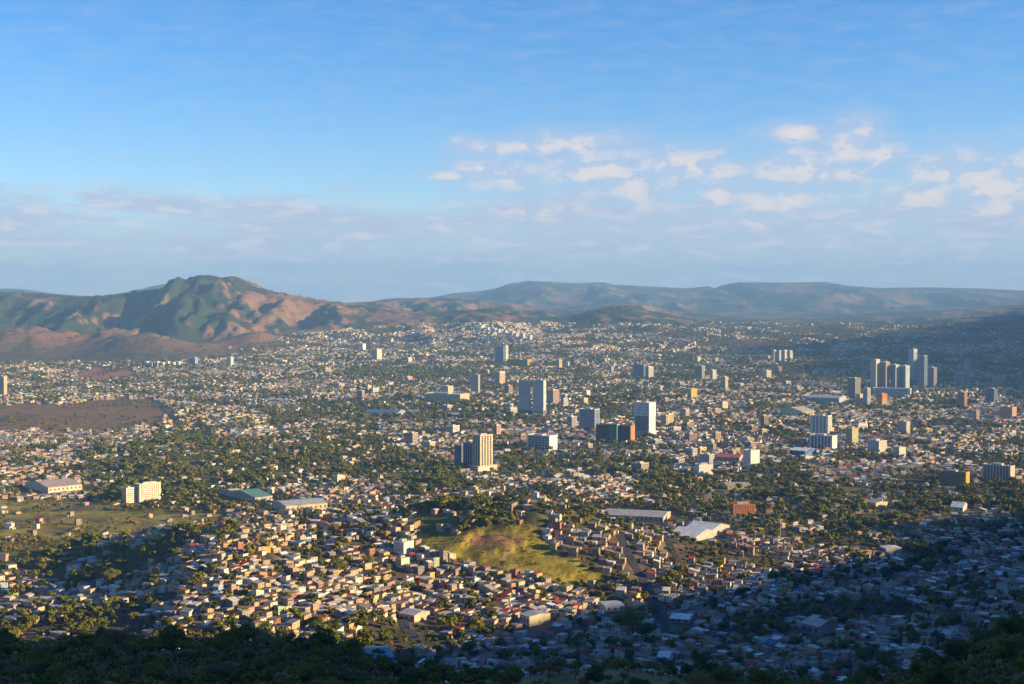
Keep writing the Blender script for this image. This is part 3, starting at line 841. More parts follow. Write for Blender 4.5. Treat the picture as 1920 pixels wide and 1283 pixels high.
T('apartment_block', 'cream cube block on leafy rise near lime cream tower', 'apartment block', 1429, 1446, 695, 711, CREAM, 'grid', 'window_dark', 0.5, 42)
T('apartment_tower', 'grey brown tower of balconies at the leafy rise', 'tower', 1303, 1322, 686, 712, (0.38, 0.35, 0.31), 'bands', 'window_dark', 0.3, 32)
T('apartment_tower', 'slim white tower beside balconied grey brown tower', 'tower', 1330, 1343, 694, 712, (0.55, 0.53, 0.48), 'grid', 'window_dark', 0.5, 40)
for i in range(4):
    T('apartment_block', 'white apartment slab in a tight row of four on wooded ground', 'apartment block', 1447 + i * 10, 1456 + i * 10, 657 + (i % 2), 677, (0.58, 0.54, 0.50), 'grid', 'window_dark', 0.5, 40, group='tight row of four white apartment slabs')
for i in range(9):
    T('apartment_block', 'white terrace block of the pale estate on brown hillside', 'apartment block', 896 + i * 11 + (i % 3) * 2, 906 + i * 11 + (i % 3) * 2, 612 + i * 2.2, 618 + i * 2.4, WHITE, 'grid', 'window_dark', 0.4, 36, plant=False, group='white hillside estate')
for i in range(7):
    T('apartment_block', 'white flat roofed block in long row under brown foothills', 'apartment block', 270 + i * 10, 279 + i * 10, 678 + (i % 2) * 2, 688, WHITE, 'grid', 'window_dark', 0.4, 36, plant=False, group='row of white blocks under the foothills')
T('office_block', 'blue grey block at the end of the row under brown foothills', 'office block', 354, 371, 671, 686, (0.35, 0.38, 0.42), 'grid', 'blue_glass', 0.3, 32)
T('office_tower', 'small white tower under the brown foothills', 'tower', 425, 438, 670, 687, (0.62, 0.62, 0.60), 'grid', 'window_dark', 0.4, 36)
T('church', 'white twin towered church on the settled slope below mountain', 'church', 672, 686, 645, 657, (0.72, 0.69, 0.62), 'none', 'window_dark', 0.4, 36, fins=(2, (0.72, 0.69, 0.62)))
T('office_block', 'long cream terrace building with dark openings before dense trees', 'office block', 795, 880, 738, 752, (0.60, 0.50, 0.36), 'grid', 'window_dark', 0.2, 26)
T('office_block', 'cream upper block standing on long terrace building', 'office block', 826, 850, 724, 745, (0.60, 0.52, 0.36), 'grid', 'window_dark', 0.4, 36)
T('apartment_block', 'cream apartment block of five storeys with window rows, alone amid trees', 'apartment block', 256, 301, 906, 940, (0.70, 0.62, 0.46), 'grid', 'window_dark', 0.86, 62, fside='grid')
T('apartment_block', 'lower stepped wing of the cream apartment block amid trees', 'apartment block', 229, 262, 914, 942, (0.66, 0.58, 0.44), 'grid', 'window_dark', 0.75, 60)
T('school', 'orange brick school building with pale flat roof before trees', 'school', 1368, 1416, 945, 965, (0.46, 0.17, 0.07), 'grid', 'window_dark', 0.85, 72)
T('house_block', 'big white three storey house high on the sunlit slope', 'house block', 738, 776, 1015, 1034, (0.66, 0.62, 0.54), 'grid', 'window_dark', 0.5, 42, fside='none')
T('house_block', 'cream square house block below the big white one on slope', 'house block', 742, 768, 1047, 1061, (0.62, 0.50, 0.34), 'grid', 'window_dark', 0.6, 46, fside='none')
T('office_block', 'white cube block on the ridge beside the long beige shed', 'office block', 624, 646, 892, 906, (0.68, 0.60, 0.40), 'grid', 'window_dark', 0.6, 46)

def shed(name, label, cat, x0, x1, yt, yb, wall, roof, psi=25, side=0.3, pitch=0.22, group=None):
    gx, gy, gz = ground_at((x0 + x1) / 2.0, yb)
    k = gy / F; ps = math.radians(psi)
    wp = (x1 - x0) * k
    W = wp * (1 - side) / math.cos(ps); D = wp * side / max(math.sin(ps), 0.2)
    H = max((yb - yt) * k * 0.5, 4.0)
    LANDMARK_SPOTS.append((gx, gy, 0.6 * math.hypot(W, D) + 2))
    t = thing(name, label, cat, (gx, gy, gz), -ps - math.atan2(gx, gy), group)
    hw, hd = W / 2, D / 2; R = H + hd * pitch
    wm, rm = colmat(wall), colmat(roof, 0.6)
    b = MB(); b.box(-hw, hw, -hd, 0, -8, H, R, -8); b.box(-hw, hw, 0, hd, -8, R, H, -8); b.build('walls', wm, t)
    o = 0.5
    for s, nm in ((-1, 'roof_slope'), (1, 'roof_slope')):
        b = MB(); y0, y1 = (-hd - o, 0.02) if s < 0 else (-0.02, hd + o)
        za, zb = (H - o * pitch, R) if s < 0 else (R, H - o * pitch)
        b.box(-hw - o, hw + o, y0, y1, za + 0.02, za + 0.3, zb + 0.3, zb + 0.02); b.build('roof_slope', rm, t)
    n = max(3, int(W / 7)); g = MB()
    for i in range(n):
        u = -hw + (i + 0.5) * W / n
        g.quad((u - 1.2, -hd - .06, H * 0.35), (u + 1.2, -hd - .06, H * 0.35), (u + 1.2, -hd - .06, H * 0.7), (u - 1.2, -hd - .06, H * 0.7))
    g.build('glazing', MATS['window_dark'], t, kind='stuff')
    d = MB(); d.box(hw, hw + 0.12, -1.8, 1.8, -1, min(3.6, H * 0.8)); d.build('door', MATS['steel'], t)
    return t

shed('sports_hall', 'large white folded roof sports hall with a lower wing joined on', 'sports hall', 1252, 1345, 992, 1008, (0.40, 0.38, 0.35), (0.74, 0.72, 0.66), 28, 0.45, 0.24)
shed('sports_hall', 'white pitched roof wing behind the large white sports hall', 'sports hall', 1285, 1368, 980, 995, (0.40, 0.38, 0.35), (0.70, 0.68, 0.63), 28, 0.40, 0.24)
shed('warehouse', 'long beige walled shed with grey roof on bare ridge', 'warehouse', 516, 607, 929, 954, (0.60, 0.47, 0.30), (0.42, 0.42, 0.40), -22, 0.16, 0.12)
shed('warehouse', 'green roofed shed in front of the long beige one', 'warehouse', 440, 494, 917, 934, (0.40, 0.38, 0.30), (0.13, 0.26, 0.20), -30, 0.4, 0.14)
shed('warehouse', 'pale roofed shed next to the green roofed shed', 'warehouse', 421, 452, 914, 928, (0.50, 0.42, 0.30), (0.55, 0.50, 0.42), -30, 0.4, 0.14)
shed('market_hall', 'white roofed hall with deep blue walls near striped hospital', 'hall', 1481, 1528, 834, 852, (0.06, 0.13, 0.30), (0.76, 0.72, 0.64), 25, 0.4, 0.15)
shed('warehouse', 'large pale warehouse with brownish roof by the wooded valley', 'warehouse', 60, 140, 897, 916, (0.64, 0.50, 0.36), (0.42, 0.33, 0.28), -25, 0.25, 0.14)
shed('warehouse', 'blue roofed warehouse group in the tree filled valley', 'warehouse', 682, 760, 765, 778, (0.28, 0.30, 0.34), (0.06, 0.15, 0.32), 15, 0.2, 0.12)
shed('market_hall', 'long grey roofed market hall with pale wall', 'hall', 1128, 1258, 952, 972, (0.46, 0.38, 0.33), (0.40, 0.36, 0.34), 12, 0.12, 0.12)
shed('market_hall', 'red tiled hall roof beside the cream white tower', 'hall', 1335, 1394, 848, 862, (0.42, 0.28, 0.20), (0.38, 0.11, 0.06), 10, 0.15, 0.16)
shed('gymnasium', 'wide beige barrel like roof in the shaded quarter', 'gymnasium', 1502, 1570, 1150, 1186, (0.32, 0.26, 0.22), (0.48, 0.40, 0.33), 40, 0.5, 0.32)
shed('warehouse', 'long grey roofed building with sunny cream end at slope foot', 'warehouse', 974, 1032, 1133, 1168, (0.62, 0.51, 0.32), (0.40, 0.39, 0.39), 52, 0.68, 0.10)
shed('gymnasium', 'grey roofed hall with a peach wall at the foot of slope', 'hall', 748, 806, 1136, 1160, (0.58, 0.40, 0.26), (0.44, 0.43, 0.43), 40, 0.5, 0.2)
shed('school', 'teal and blue roofed school at the edge of dark woods', 'school', 655, 740, 1212, 1236, (0.22, 0.26, 0.28), (0.10, 0.30, 0.38), -10, 0.2, 0.14)
shed('school', 'long white gallery building with shaded court on slope foot', 'school', 1124, 1168, 1122, 1142, (0.62, 0.54, 0.42), (0.50, 0.50, 0.48), -20, 0.2, 0.10)
shed('church', 'white roofed chapel in the shaded quarter beyond the dark woods', 'church', 1232, 1262, 1214, 1240, (0.55, 0.55, 0.55), (0.62, 0.64, 0.66), 10, 0.3, 0.2)
shed('warehouse', 'white roofed long shed below the tile roofs in shade', 'warehouse', 1255, 1300, 1148, 1164, (0.36, 0.28, 0.24), (0.66, 0.66, 0.66), 10, 0.2, 0.1)
shed('warehouse', 'pale diagonal roof shed at edge of the yellow lot', 'warehouse', 1650, 1690, 1016, 1036, (0.4, 0.38, 0.36), (0.60, 0.60, 0.60), 62, 0.7, 0.1)
shed('warehouse', 'white oval looking roof beyond the dark tree belt', 'warehouse', 1782, 1814, 940, 956, (0.45, 0.42, 0.40), (0.58, 0.60, 0.60), 10, 0.3, 0.3)
shed('school', 'cream roofed wide house among trees of the belt', 'school', 1628, 1664, 930, 952, (0.58, 0.46, 0.32), (0.45, 0.40, 0.36), 45, 0.6, 0.16)
shed('warehouse', 'yellow walled long depot along the trees', 'warehouse', 1352, 1408, 902, 914, (0.58, 0.45, 0.14), (0.44, 0.38, 0.26), -15, 0.2, 0.1)
shed('warehouse', 'curved pale roof depot beyond brick houses', 'warehouse', 1475, 1516, 758, 778, (0.60, 0.52, 0.34), (0.60, 0.52, 0.36), -30, 0.4, 0.12)
shed('market_hall', 'wide layered white mall in the leafy district', 'hall', 1510, 1586, 735, 752, (0.36, 0.37, 0.37), (0.33, 0.33, 0.33), 12, 0.18, 0.06)
shed('warehouse', 'pale blue grey depot across trees from the twin slabs', 'warehouse', 838, 872, 768, 784, (0.30, 0.34, 0.40), (0.36, 0.40, 0.46), 15, 0.3, 0.1)

# scattered mid-rise blocks of the city centre
MIDC = {'white': WHITE, 'cream': CREAM, 'pinkish': PINK, 'grey': (0.40, 0.39, 0.38), 'pale yellow': (0.62, 0.50, 0.22), 'beige': (0.48, 0.40, 0.29), 'brown': (0.28, 0.19, 0.13)}
MW = {'grid': 'punched windows', 'bands': 'window bands', 'stripes': 'vertical window strips'}
def district(px, py):
    if px < 640: return 'in quarter under brown foothills' if py < 800 else 'near wooded valley'
    if px < 1120: return 'around the twin grey slabs'
    if py < 720: return 'in leafy district below hills'
    if px > 1500: return 'below the four pale towers'
    return 'near the dark glass tower'
placed = 0
for _ in range(420):
    if placed >= 130: break
    px = random.triangular(300, 1915, 1250); py = random.uniform(668, 890)
    z = zone_masks(np.array([px]), np.array([py]))
    if z['field'][0] or z['scrub'][0] or z['red'][0] or (z['belt'][0] and random.random() < .8): continue
    if px < 640 and py > 780: continue
    gx, gy, gz = ground_at(px, py)
    if any(math.hypot(gx - a, gy - b) < r + 16 for a, b, r in LANDMARK_SPOTS): continue
    wm, st = random.choice(list(MIDC)), random.choice(list(MW))
    n = random.choice([2, 3, 3, 4, 4, 5, 6, 8])
    wpx = random.uniform(16, 34) * F / gy
    T('city_block', '%s %s storey block with %s %s' % (wm, {2: 'two', 3: 'three', 4: 'four', 5: 'five', 6: 'six', 8: 'eight'}[n], MW[st], district(px, py)), 'building',
      px - wpx / 2, px + wpx / 2, py - (n * 3.2 + 0.6) * F / gy, py, MIDC[wm], st, 'window_dark', random.uniform(0.3, 0.65), random.uniform(25, 58), bay=3.6,
      at=(gx, gy, gz), group='mid-rise blocks of the city')
    placed += 1

# open ground kept before the large buildings
LANDMARK_SPOTS += [(a * (1 - 26.0 / b), b - 26.0, r * 0.85) for a, b, r in LANDMARK_SPOTS if b < 2900]
# masts and a flagpole
def mast(label, px, yt, yb, kind='lattice'):
    gx, gy, gz = ground_at(px, yb); H = (yb - yt) * gy / F
    t = thing('radio_mast' if kind == 'lattice' else 'flagpole', label, 'mast' if kind == 'lattice' else 'flagpole', (gx, gy, gz))
    if kind == 'lattice':
        b0, n = 1.6, 8
        L = [(b0 * math.cos(a), b0 * math.sin(a)) for a in (0.4, 2.5, 4.6)]
        for (x, y) in L:
            b = MB(); b.tube((x, y, -2), (x * 0.15, y * 0.15, H), 0.22, 0.12); b.build('leg', MATS['steel'], t)
        b = MB()
        for i in range(n):
            for j in range(3):
                k0, k1 = 1 - 0.85 * i / n, 1 - 0.85 * (i + 1) / n
                (xa, ya), (xb, yb_) = L[j], L[(j + 1) % 3]
                b.tube((xa * k0, ya * k0, H * i / n), (xb * k1, yb_ * k1, H * (i + 1) / n), 0.09, 0.09, 4)
        b.build('lattice_bracing', MATS['steel'], t, kind='stuff')
        b = MB(); b.box(-0.8, 0.8, -0.8, 0.8, H * 0.9, H * 0.94); b.build('antenna_drum', MATS['steel'], t)
    else:
        b = MB(); b.tube((0, 0, -1), (0, 0, H), 0.35, 0.18, 8); b.build('pole', plain('pole_white', (0.6, 0.6, 0.58)), t)
        b = MB(); b.box(-0.6, 0.6, -0.6, 0.6, -1, 0.8); b.build('plinth', MATS['steel'], t)
mast('tall grey lattice mast beside the long beige shed', 565, 885, 972)
mast('shorter grey lattice mast on bare earth past the beige shed', 620, 922, 962)
mast('white pole rising from roofs between sports hall and tree belt', 1463, 974, 1010, 'pole')
mast('slim pole in front of the wooded valley warehouse', 163, 876, 900, 'pole')

# ------------------------------------------------------------------ streets
def road(pts, width):
    P = [ground_at(px, py) for px, py in pts]
    X = []
    for (a, b) in zip(P[:-1], P[1:]):
        n = max(2, int(math.hypot(b[0] - a[0], b[1] - a[1]) / 6))
        for i in range(n): X.append((a[0] + (b[0] - a[0]) * i / n, a[1] + (b[1] - a[1]) * i / n))
    X.append(P[-1][:2])
    X = np.array(X); d = np.gradient(X, axis=0); d /= np.linalg.norm(d, axis=1)[:, None]
    nrm = np.stack([-d[:, 1], d[:, 0]], 1)
    A, B = X + nrm * width / 2, X - nrm * width / 2
    za = np.maximum(height(A[:, 0], A[:, 1]), height(B[:, 0], B[:, 1])) + 0.35
    V = np.concatenate([np.c_[A, za], np.c_[B, za]]); n = len(X)
    q = [(i, i + 1, n + i + 1, n + i) for i in range(n - 1)]
    link('road', mesh_np('road', V, q, mat=MATS['asphalt']), kind='structure')
    return X, width
ROADS = [road([(1162, 1004), (1174, 1030), (1190, 1062), (1205, 1085), (1225, 1130), (1252, 1190)], 9),
         road([(1240, 1003), (1262, 1038), (1290, 1064)], 8),
         road([(752, 1150), (760, 1180), (780, 1205)], 9),
         road([(500, 1040), (530, 1075), (560, 1098)], 5),
         road([(940, 882), (1060, 900), (1180, 912)], 12), road([(1010, 1200), (1100, 1182), (1200, 1178)], 8),
         road([(280, 745), (318, 778), (332, 800)], 14)]

# ------------------------------------------------------------------ houses and trees
def scatter():
    P = city_points()
    X, Y, TH, A, B, ROW = P.T
    Zg = height(X, Y)
    px, py = to_pix(X, Y, Zg)
    z = zone_masks(px, py)
    n = len(X)
    rnd = RNG.random(n)
    pw = house_chance(X, Y, px, py, z)
    house = rnd < pw * 0.95
    ptree = np.where(z['belt'], 0.85, np.where(z['scrub'], 0.30, 0.8))
    ptree = np.where(z['field'] | z['red'], 0.30 * sstep(0.05, 0.35, fbm(X / 130.0, Y / 130.0, 221, 3)), ptree); ptree = np.where(z['grass'], 0.05, ptree)
    ptree = np.where(~z['city'], 0.03, ptree)
    ptree = ptree * np.where(z['belt'] | z['scrub'], sstep(-0.34, 0.0, fbm(X / 75.0, Y / 75.0, 171, 3)), 1)
    tree = ~house & (RNG.random(n) < ptree)
    free = np.ones(n, bool)
    for a, b, r in LANDMARK_SPOTS: free &= (X - a) ** 2 + (Y - b) ** 2 > r * r
    for pts, w in ROADS:
        for a, b in pts: free &= (X - a) ** 2 + (Y - b) ** 2 > (w / 2 + 6.0) ** 2
    house &= free; tree &= free
    return X, Y, Zg, TH, A, B, px, py, z, house, tree, free

X, Y, ZG, TH, A, B, PX, PY, ZN, HOUSE, TREE, FREE = scatter()
hi = np.nonzero(HOUSE)[0]
nh = len(hi)
hx, hy, hz, hth = X[hi], Y[hi], ZG[hi], TH[hi] + RNG.normal(0, 0.06, nh) + (RNG.random(nh) < 0.5) * (math.pi / 2)
hw = A[hi] * RNG.uniform(0.62, 0.97, nh); hd = B[hi] * RNG.uniform(0.62, 0.95, nh)
fl = np.where(RNG.random(nh) < np.where(ZN['slope'][hi], 0.52, 0.28), 2, 1); fl = np.where(RNG.random(nh) < 0.04, 3, fl)
hh = fl * 2.75 + RNG.uniform(0.1, 0.7, nh)
pitch = np.where(RNG.random(nh) < 0.25, 0.02, RNG.uniform(0.08, 0.26, nh)) * np.where(RNG.random(nh) < 0.5, 1, -1)
gable = RNG.random(nh) < 0.33
pitch = np.where(gable, np.abs(pitch) + 0.1, pitch)
wi = RNG.choice(len(WN), nh, p=WALL_P); ri = RNG.choice(len(RN), nh, p=ROOF_P)
est = in_poly(PX[hi], PY[hi], Z_ESTATE); wi = np.where(est & (RNG.random(nh) < .5), 1, wi)
ri = np.where((hy > 2300) & (RNG.random(nh) < 0.16), 5, ri)
ri = np.where((np.abs(pitch) < 0.03) & (RNG.random(nh) < 0.7), RN.index('concrete'), ri)
# downhill corner sets the floor so that nothing hangs in the air
inframe = (PX[hi] > 4) & (PX[hi] < 1916) & (PY[hi] < 1276) & (PY[hi] > 600)
def clear_view(x, y, zt):
    vis = np.ones(len(x), bool)
    for t in np.linspace(0.10, 0.985, 60):
        g = height(x * t, y * t)
        vis &= CAMZ + (zt - CAMZ) * t > g + np.where(y * t < 700, 5.0, 0.0)
    return vis
cand = np.nonzero(inframe & (hy < 1950))[0]
vis = clear_view(hx[cand], hy[cand], hz[cand] + hh[cand])
cand = cand[vis]
size = (hw * 0.5 + hh) / hy * np.where(fl > 1, 1.1, 1.0)
cand = cand[np.argsort(-size[cand])][:300]
solo = np.zeros(nh, bool); solo[cand] = True

def local_boxes(w, d, h, p, gab):
    """list of (y0, y1, top at y0, top at y1) for a house of depth d"""
    if gab: return [(-d / 2, 0.0, h, h + p * d / 2), (0.0, d / 2, h + p * d / 2, h)]
    a = max(0.0, p) * d; b = max(0.0, -p) * d
    return [(-d / 2, d / 2, h + b, h + a)]

def mass_houses(sel):
    """every remaining house as real walls, roof slab and, when close enough, windows - one mesh"""
    V, Q, C = [], [], []
    base = 0
    def emit(P8, quads, cols, xi):
        """P8: (n,8,3) local; quads list; cols (n,3)"""
        nonlocal base
        n = len(P8)
        c, s = np.cos(hth[xi])[:, None], np.sin(hth[xi])[:, None]
        Wd = np.empty_like(P8)
        Wd[..., 0] = hx[xi][:, None] + P8[..., 0] * c - P8[..., 1] * s
        Wd[..., 1] = hy[xi][:, None] + P8[..., 0] * s + P8[..., 1] * c
        Wd[..., 2] = hz[xi][:, None] + P8[..., 2]
        k = P8.shape[1]
        V.append(Wd.reshape(-1, 3))
        q = np.array(quads)[None] + (np.arange(n) * k)[:, None, None] + base
        Q.append(q.reshape(-1, 4)); C.append(np.repeat(cols, len(quads), 0))
        base += n * k
    BOXQ = [(0, 1, 5, 4), (1, 2, 6, 5), (2, 3, 7, 6), (3, 0, 4, 7)]
    TOPQ = [(4, 5, 6, 7)]
    def box(xi, x0, x1, y0, y1, za, zb, ta, tb, quads, cols):
        P8 = np.zeros((len(xi), 8, 3))
        P8[:, [0, 3, 4, 7], 0] = x0[:, None]; P8[:, [1, 2, 5, 6], 0] = x1[:, None]
        P8[:, [0, 1, 4, 5], 1] = y0[:, None]; P8[:, [2, 3, 6, 7], 1] = y1[:, None]
        P8[:, [0, 1], 2] = za[:, None]; P8[:, [2, 3], 2] = zb[:, None]
        P8[:, [4, 5], 2] = ta[:, None]; P8[:, [6, 7], 2] = tb[:, None]
        emit(P8, quads, cols, xi)
    tone = RNG.uniform(0.8, 1.15, nh)[:, None]
    wc, rc = WC[wi] * tone, RC[ri] * RNG.uniform(0.6, 1.4, nh)[:, None]
    for gsel in (False, True):
        xi = sel[gable[sel] == gsel]
        if not len(xi): continue
        w2, d2, h, p = hw[xi] / 2, hd[xi] / 2, hh[xi], pitch[xi]
        zero = np.zeros(len(xi)); deep = zero - 4.0
        if gsel: parts = [(-d2, zero, h, h + p * d2), (zero, d2, h + p * d2, h)]
        else: parts = [(-d2, d2, h + np.maximum(0, -p) * 2 * d2, h + np.maximum(0, p) * 2 * d2)]
        for y0, y1, ta, tb in parts:
            far = hy[xi] > 4600
            o = 0.35
            box(xi, -w2, w2, y0, y1, deep, deep, ta, tb, BOXQ, wc[xi])
            e0 = np.where(y0 < -0.01, o, 0.0); e1 = np.where(y1 > 0.01, o, 0.0)
            slope = (tb - ta) / (y1 - y0)
            box(xi, -w2 - o, w2 + o, y0 - e0, y1 + e1, ta - slope * e0 + 0.02, tb + slope * e1 + 0.02, ta - slope * e0 + 0.24, tb + slope * e1 + 0.24, TOPQ, rc[xi])
            nr_ = ~far
            box(xi[nr_], (-w2 - o)[nr_], (w2 + o)[nr_], (y0 - e0)[nr_], (y1 + e1)[nr_], (ta - slope * e0 + 0.02)[nr_], (tb + slope * e1 + 0.02)[nr_],
                (ta - slope * e0 + 0.24)[nr_], (tb + slope * e1 + 0.24)[nr_], BOXQ, rc[xi[nr_]])
    kx = sel[(RNG.random(len(sel)) < 0.38) & (hy[sel] < 4300)]
    sg = np.where(RNG.random(len(kx)) < 0.5, 1, -1); aw = hw[kx] * RNG.uniform(0.2, 0.45, len(kx)); ad = hd[kx] * RNG.uniform(0.3, 0.48, len(kx))
    ah = np.minimum(hh[kx] - 0.4, 2.6) * RNG.uniform(0.8, 1.0, len(kx)); yo = RNG.uniform(-0.4, 0.4, len(kx)) * (hd[kx] - 2 * ad)
    cx0 = sg * hw[kx] / 2; xa = np.minimum(cx0, cx0 + sg * aw); xb = np.maximum(cx0, cx0 + sg * aw); zz = np.zeros(len(kx))
    box(kx, xa, xb, yo - ad, yo + ad, zz - 4, zz - 4, ah, ah - 0.3, BOXQ, wc[np.roll(kx, 7)])
    box(kx, xa - .25, xb + .25, yo - ad - .25, yo + ad + .25, ah + .03, ah - .27, ah + .2, ah - .1, BOXQ + TOPQ, rc[np.roll(kx, 3)])
    # windows and doors
    xi = sel[hy[sel] < 3000]
    w2, d2 = hw[xi] / 2, hd[xi] / 2
    dk = np.tile([[0.045, 0.042, 0.045]], (len(xi), 1))
    def quadon(kx, face, u0, u1, v0, v1):
        n = len(kx); P4 = np.zeros((n, 4, 3)); a, b = hw[kx] / 2 + .04, hd[kx] / 2 + .04
        us = [u0, u1, u1, u0]; vs = [v0, v0, v1, v1]
        for j in range(4):
            if face < 2: P4[:, j, 0] = us[j]; P4[:, j, 1] = -b if face == 0 else b
            else: P4[:, j, 0] = a if face == 2 else -a; P4[:, j, 1] = us[j]
            P4[:, j, 2] = vs[j]
        emit(P4, [(0, 1, 2, 3)], np.tile([[0.045, 0.042, 0.045]], (n, 1)), kx)
    for f in range(3):
        kx = xi[fl[xi] > f]
        for face in range(4):
            hl = (hw if face < 2 else hd)[kx] / 2
            for s in (-0.5, 0.5):
                m = RNG.random(len(kx)) < 0.75
                k2, h2 = kx[m], hl[m]; c = h2 * s + RNG.uniform(-0.5, 0.5, m.sum()); ww = RNG.uniform(0.45, 0.8, m.sum())
                lo = f * 2.75 + (0.0 if (f == 0 and s > 0 and face == 0) else 0.95)
                quadon(k2, face, c - ww, c + ww, np.full(len(k2), lo), np.full(len(k2), f * 2.75 + 2.05))
    # water tanks and stair heads on some roofs
    kx = sel[(hy[sel] < 3600) & (RNG.random(len(sel)) < 0.14) & ~gable[sel]]
    u = RNG.uniform(-0.3, 0.3, len(kx)) * hw[kx]; v = RNG.uniform(-0.3, 0.3, len(kx)) * hd[kx]; r = RNG.uniform(0.6, 1.3, len(kx))
    top = hh[kx] + np.abs(pitch[kx]) * hd[kx]
    box(kx, u - r, u + r, v - r, v + r, top - 2.2, top - 2.2, top + 1.3, top + 1.3, BOXQ + TOPQ, wc[kx] * 0.8)
    me = mesh_np('houses_mass', np.concatenate(V), np.concatenate(Q), np.concatenate(C), 'FACE', attr_mat('house_paint', 0.22, 0.22, 0.8))
    link('mass_of_houses', me, kind='stuff', label='mass of small houses filling the valley beyond the nearest ones', category='houses')
mass_houses(np.nonzero(~solo)[0])

def where_house(px, py):
    if ZN_slope(px, py): return 'on sunlit slope below grassy hill'
    if px > 1180: return 'in shaded quarter under side ridge'
    if py > 1130: return 'at shaded foot of the slope'
    return 'on shaded flank past sunlit slope'
def ZN_slope(px, py): return bool(in_poly(np.array([px]), np.array([py]), Z_SLOPE)[0])

WINM = MB(); WINM.box(-0.55, 0.55, -0.06, 0.04, 0.95, 2.05); WINM = WINM.mesh('window', MATS['window_dark'])
DOORM = MB(); DOORM.box(-0.48, 0.48, -0.06, 0.04, 0.0, 2.1); DOORM = DOORM.mesh('door', plain('door_wood', (0.10, 0.06, 0.04)))
TANKM = MB(); TANKM.tube((0, 0, 0), (0, 0, 1.3), 0.6, 0.55, 10); TANKM.tube((0, 0, 1.3), (0, 0, 1.55), 0.55, 0.12, 10); TANKM = TANKM.mesh('water_tank', plain('tank_black', (0.03, 0.03, 0.035)))
NUM = {1: 'single storey', 2: 'two storey', 3: 'three storey'}
def solo_house(i):
    w, d, h, p, gab = hw[i], hd[i], hh[i], pitch[i], bool(gable[i])
    wn, rn = WN[wi[i]], RN[ri[i]]
    shape = 'gabled' if gab else ('flat' if abs(p) < 0.03 else 'sloping')
    lab = '%s %s house with %s %s roof %s' % (wn, NUM[int(fl[i])], shape, rn, where_house(PX[hi[i]], PY[hi[i]]))
    t = thing('house', lab, 'house', (hx[i], hy[i], hz[i]), hth[i], 'hillside houses close to the viewpoint')
    b = MB(); r = MB(); o = 0.35
    for y0, y1, ta, tb in local_boxes(w, d, h, p, gab):
        b.box(-w / 2, w / 2, y0, y1, -4, ta, tb, -4)
        s = (tb - ta) / (y1 - y0); e0 = o if y0 < -0.01 else 0; e1 = o if y1 > 0.01 else 0
        r.box(-w / 2 - o, w / 2 + o, y0 - e0, y1 + e1, ta - s * e0 + .02, ta - s * e0 + .24, tb + s * e1 + .24, tb + s * e1 + .02)
    b.build('walls', MATS['wall_' + wn], t)
    ro = r.build('roof', MATS['roof_' + rn], t)
    rg = random.Random(int(i))
    if rg.random() < 0.4:
        aw, ad, ah, sg = w * rg.uniform(.2, .4), d * rg.uniform(.3, .45), min(h - .4, 2.5), rg.choice((-1, 1))
        x0, x1 = sorted((sg * w / 2, sg * (w / 2 + aw))); y0 = rg.uniform(-.1, .1) * d
        b = MB(); b.box(x0, x1, y0 - ad, y0 + ad, -4, ah); an = b.build('annex', MATS['wall_' + rg.choice(WN[:7])], t)
        b = MB(); b.box(x0 - .25, x1 + .25, y0 - ad - .25, y0 + ad + .25, ah + .02, ah + .2); b.build('annex_roof', MATS['roof_' + rg.choice(RN[:5])], an)
    for f in range(int(fl[i])):
        for (ux, uy, rot) in ((-w / 4, -d / 2, 0), (w / 4, -d / 2, 0), (w / 2, -d / 5, math.pi / 2), (w / 2, d / 4, math.pi / 2), (-w / 2, 0, -math.pi / 2), (0, d / 2, math.pi)):
            if f == 0 and rot == 0 and ux > 0:
                q = link('door', DOORM, t); q.location = (ux, uy, 0); continue
            if rg.random() < 0.2: continue
            q = link('window', WINM, t); q.location = (ux, uy, f * 2.75); q.rotation_euler = (0, 0, rot)
    if not gab and rg.random() < 0.25:
        q = link('water_tank', TANKM, ro); q.location = (rg.uniform(-.25, .25) * w, 0, h + abs(p) * d / 2 + 0.2)
for i in cand: solo_house(i)

# ------------------------------------------------------------------ trees: near ones one by one
ntree = 0
def slope_spots():
    """spots on the slope below the viewpoint, denser where the photograph shows woods"""
    out = []
    rg = random.Random(5)
    for _ in range(6000):
        px = rg.uniform(-60, 1980); y = 400 + 210 * rg.random()
        x = (px - 960) / F * y
        g = float(height(np.array([x]), np.array([y]))[0])
        dens = np.interp(px, [0, 300, 560, 640, 720, 860, 960, 1060, 1250, 1320, 1500, 1680, 1760, 1850, 1950], [1, 1, 1, .9, .6, .55, .25, .05, .1, .4, .5, .6, .8, 1, 1])
        if rg.random() > dens: continue
        if any((x - a) ** 2 + (y - b) ** 2 < 3.2 ** 2 for a, b, *_ in out): continue
        out.append((x, y, g, px))
        if len(out) >= 175: break
    return out
for (x, y, g, px) in slope_spots():
    right = px > 1680
    kind = random.choice([0, 1, 3, 0, 4]) if right else random.choice([5, 2, 4, 5, 5, 4, 2, 1] if px < 520 else [0, 2, 4, 5, 1, 3, 2, 1])
    hgt = random.uniform(7.5, 12.5) if right else random.triangular(4.5, 12.5, 6.5)
    side = 'on the dark slope under the side ridge' if right else ('on the brushy dark slope before shaded roofs' if px < 640 else 'on the dark slope below the sunlit quarter')
    place_tree(x, y, g, hgt, kind, True, '%s %s tree %s' % ('tall' if hgt > (11 if right else 8.4) else 'low' if hgt < (9 if right else 7) else 'middling', KINDWORD[kind], side), 'trees on the slope below the viewpoint', random.uniform(0.9, 1.25))
    ntree += 1

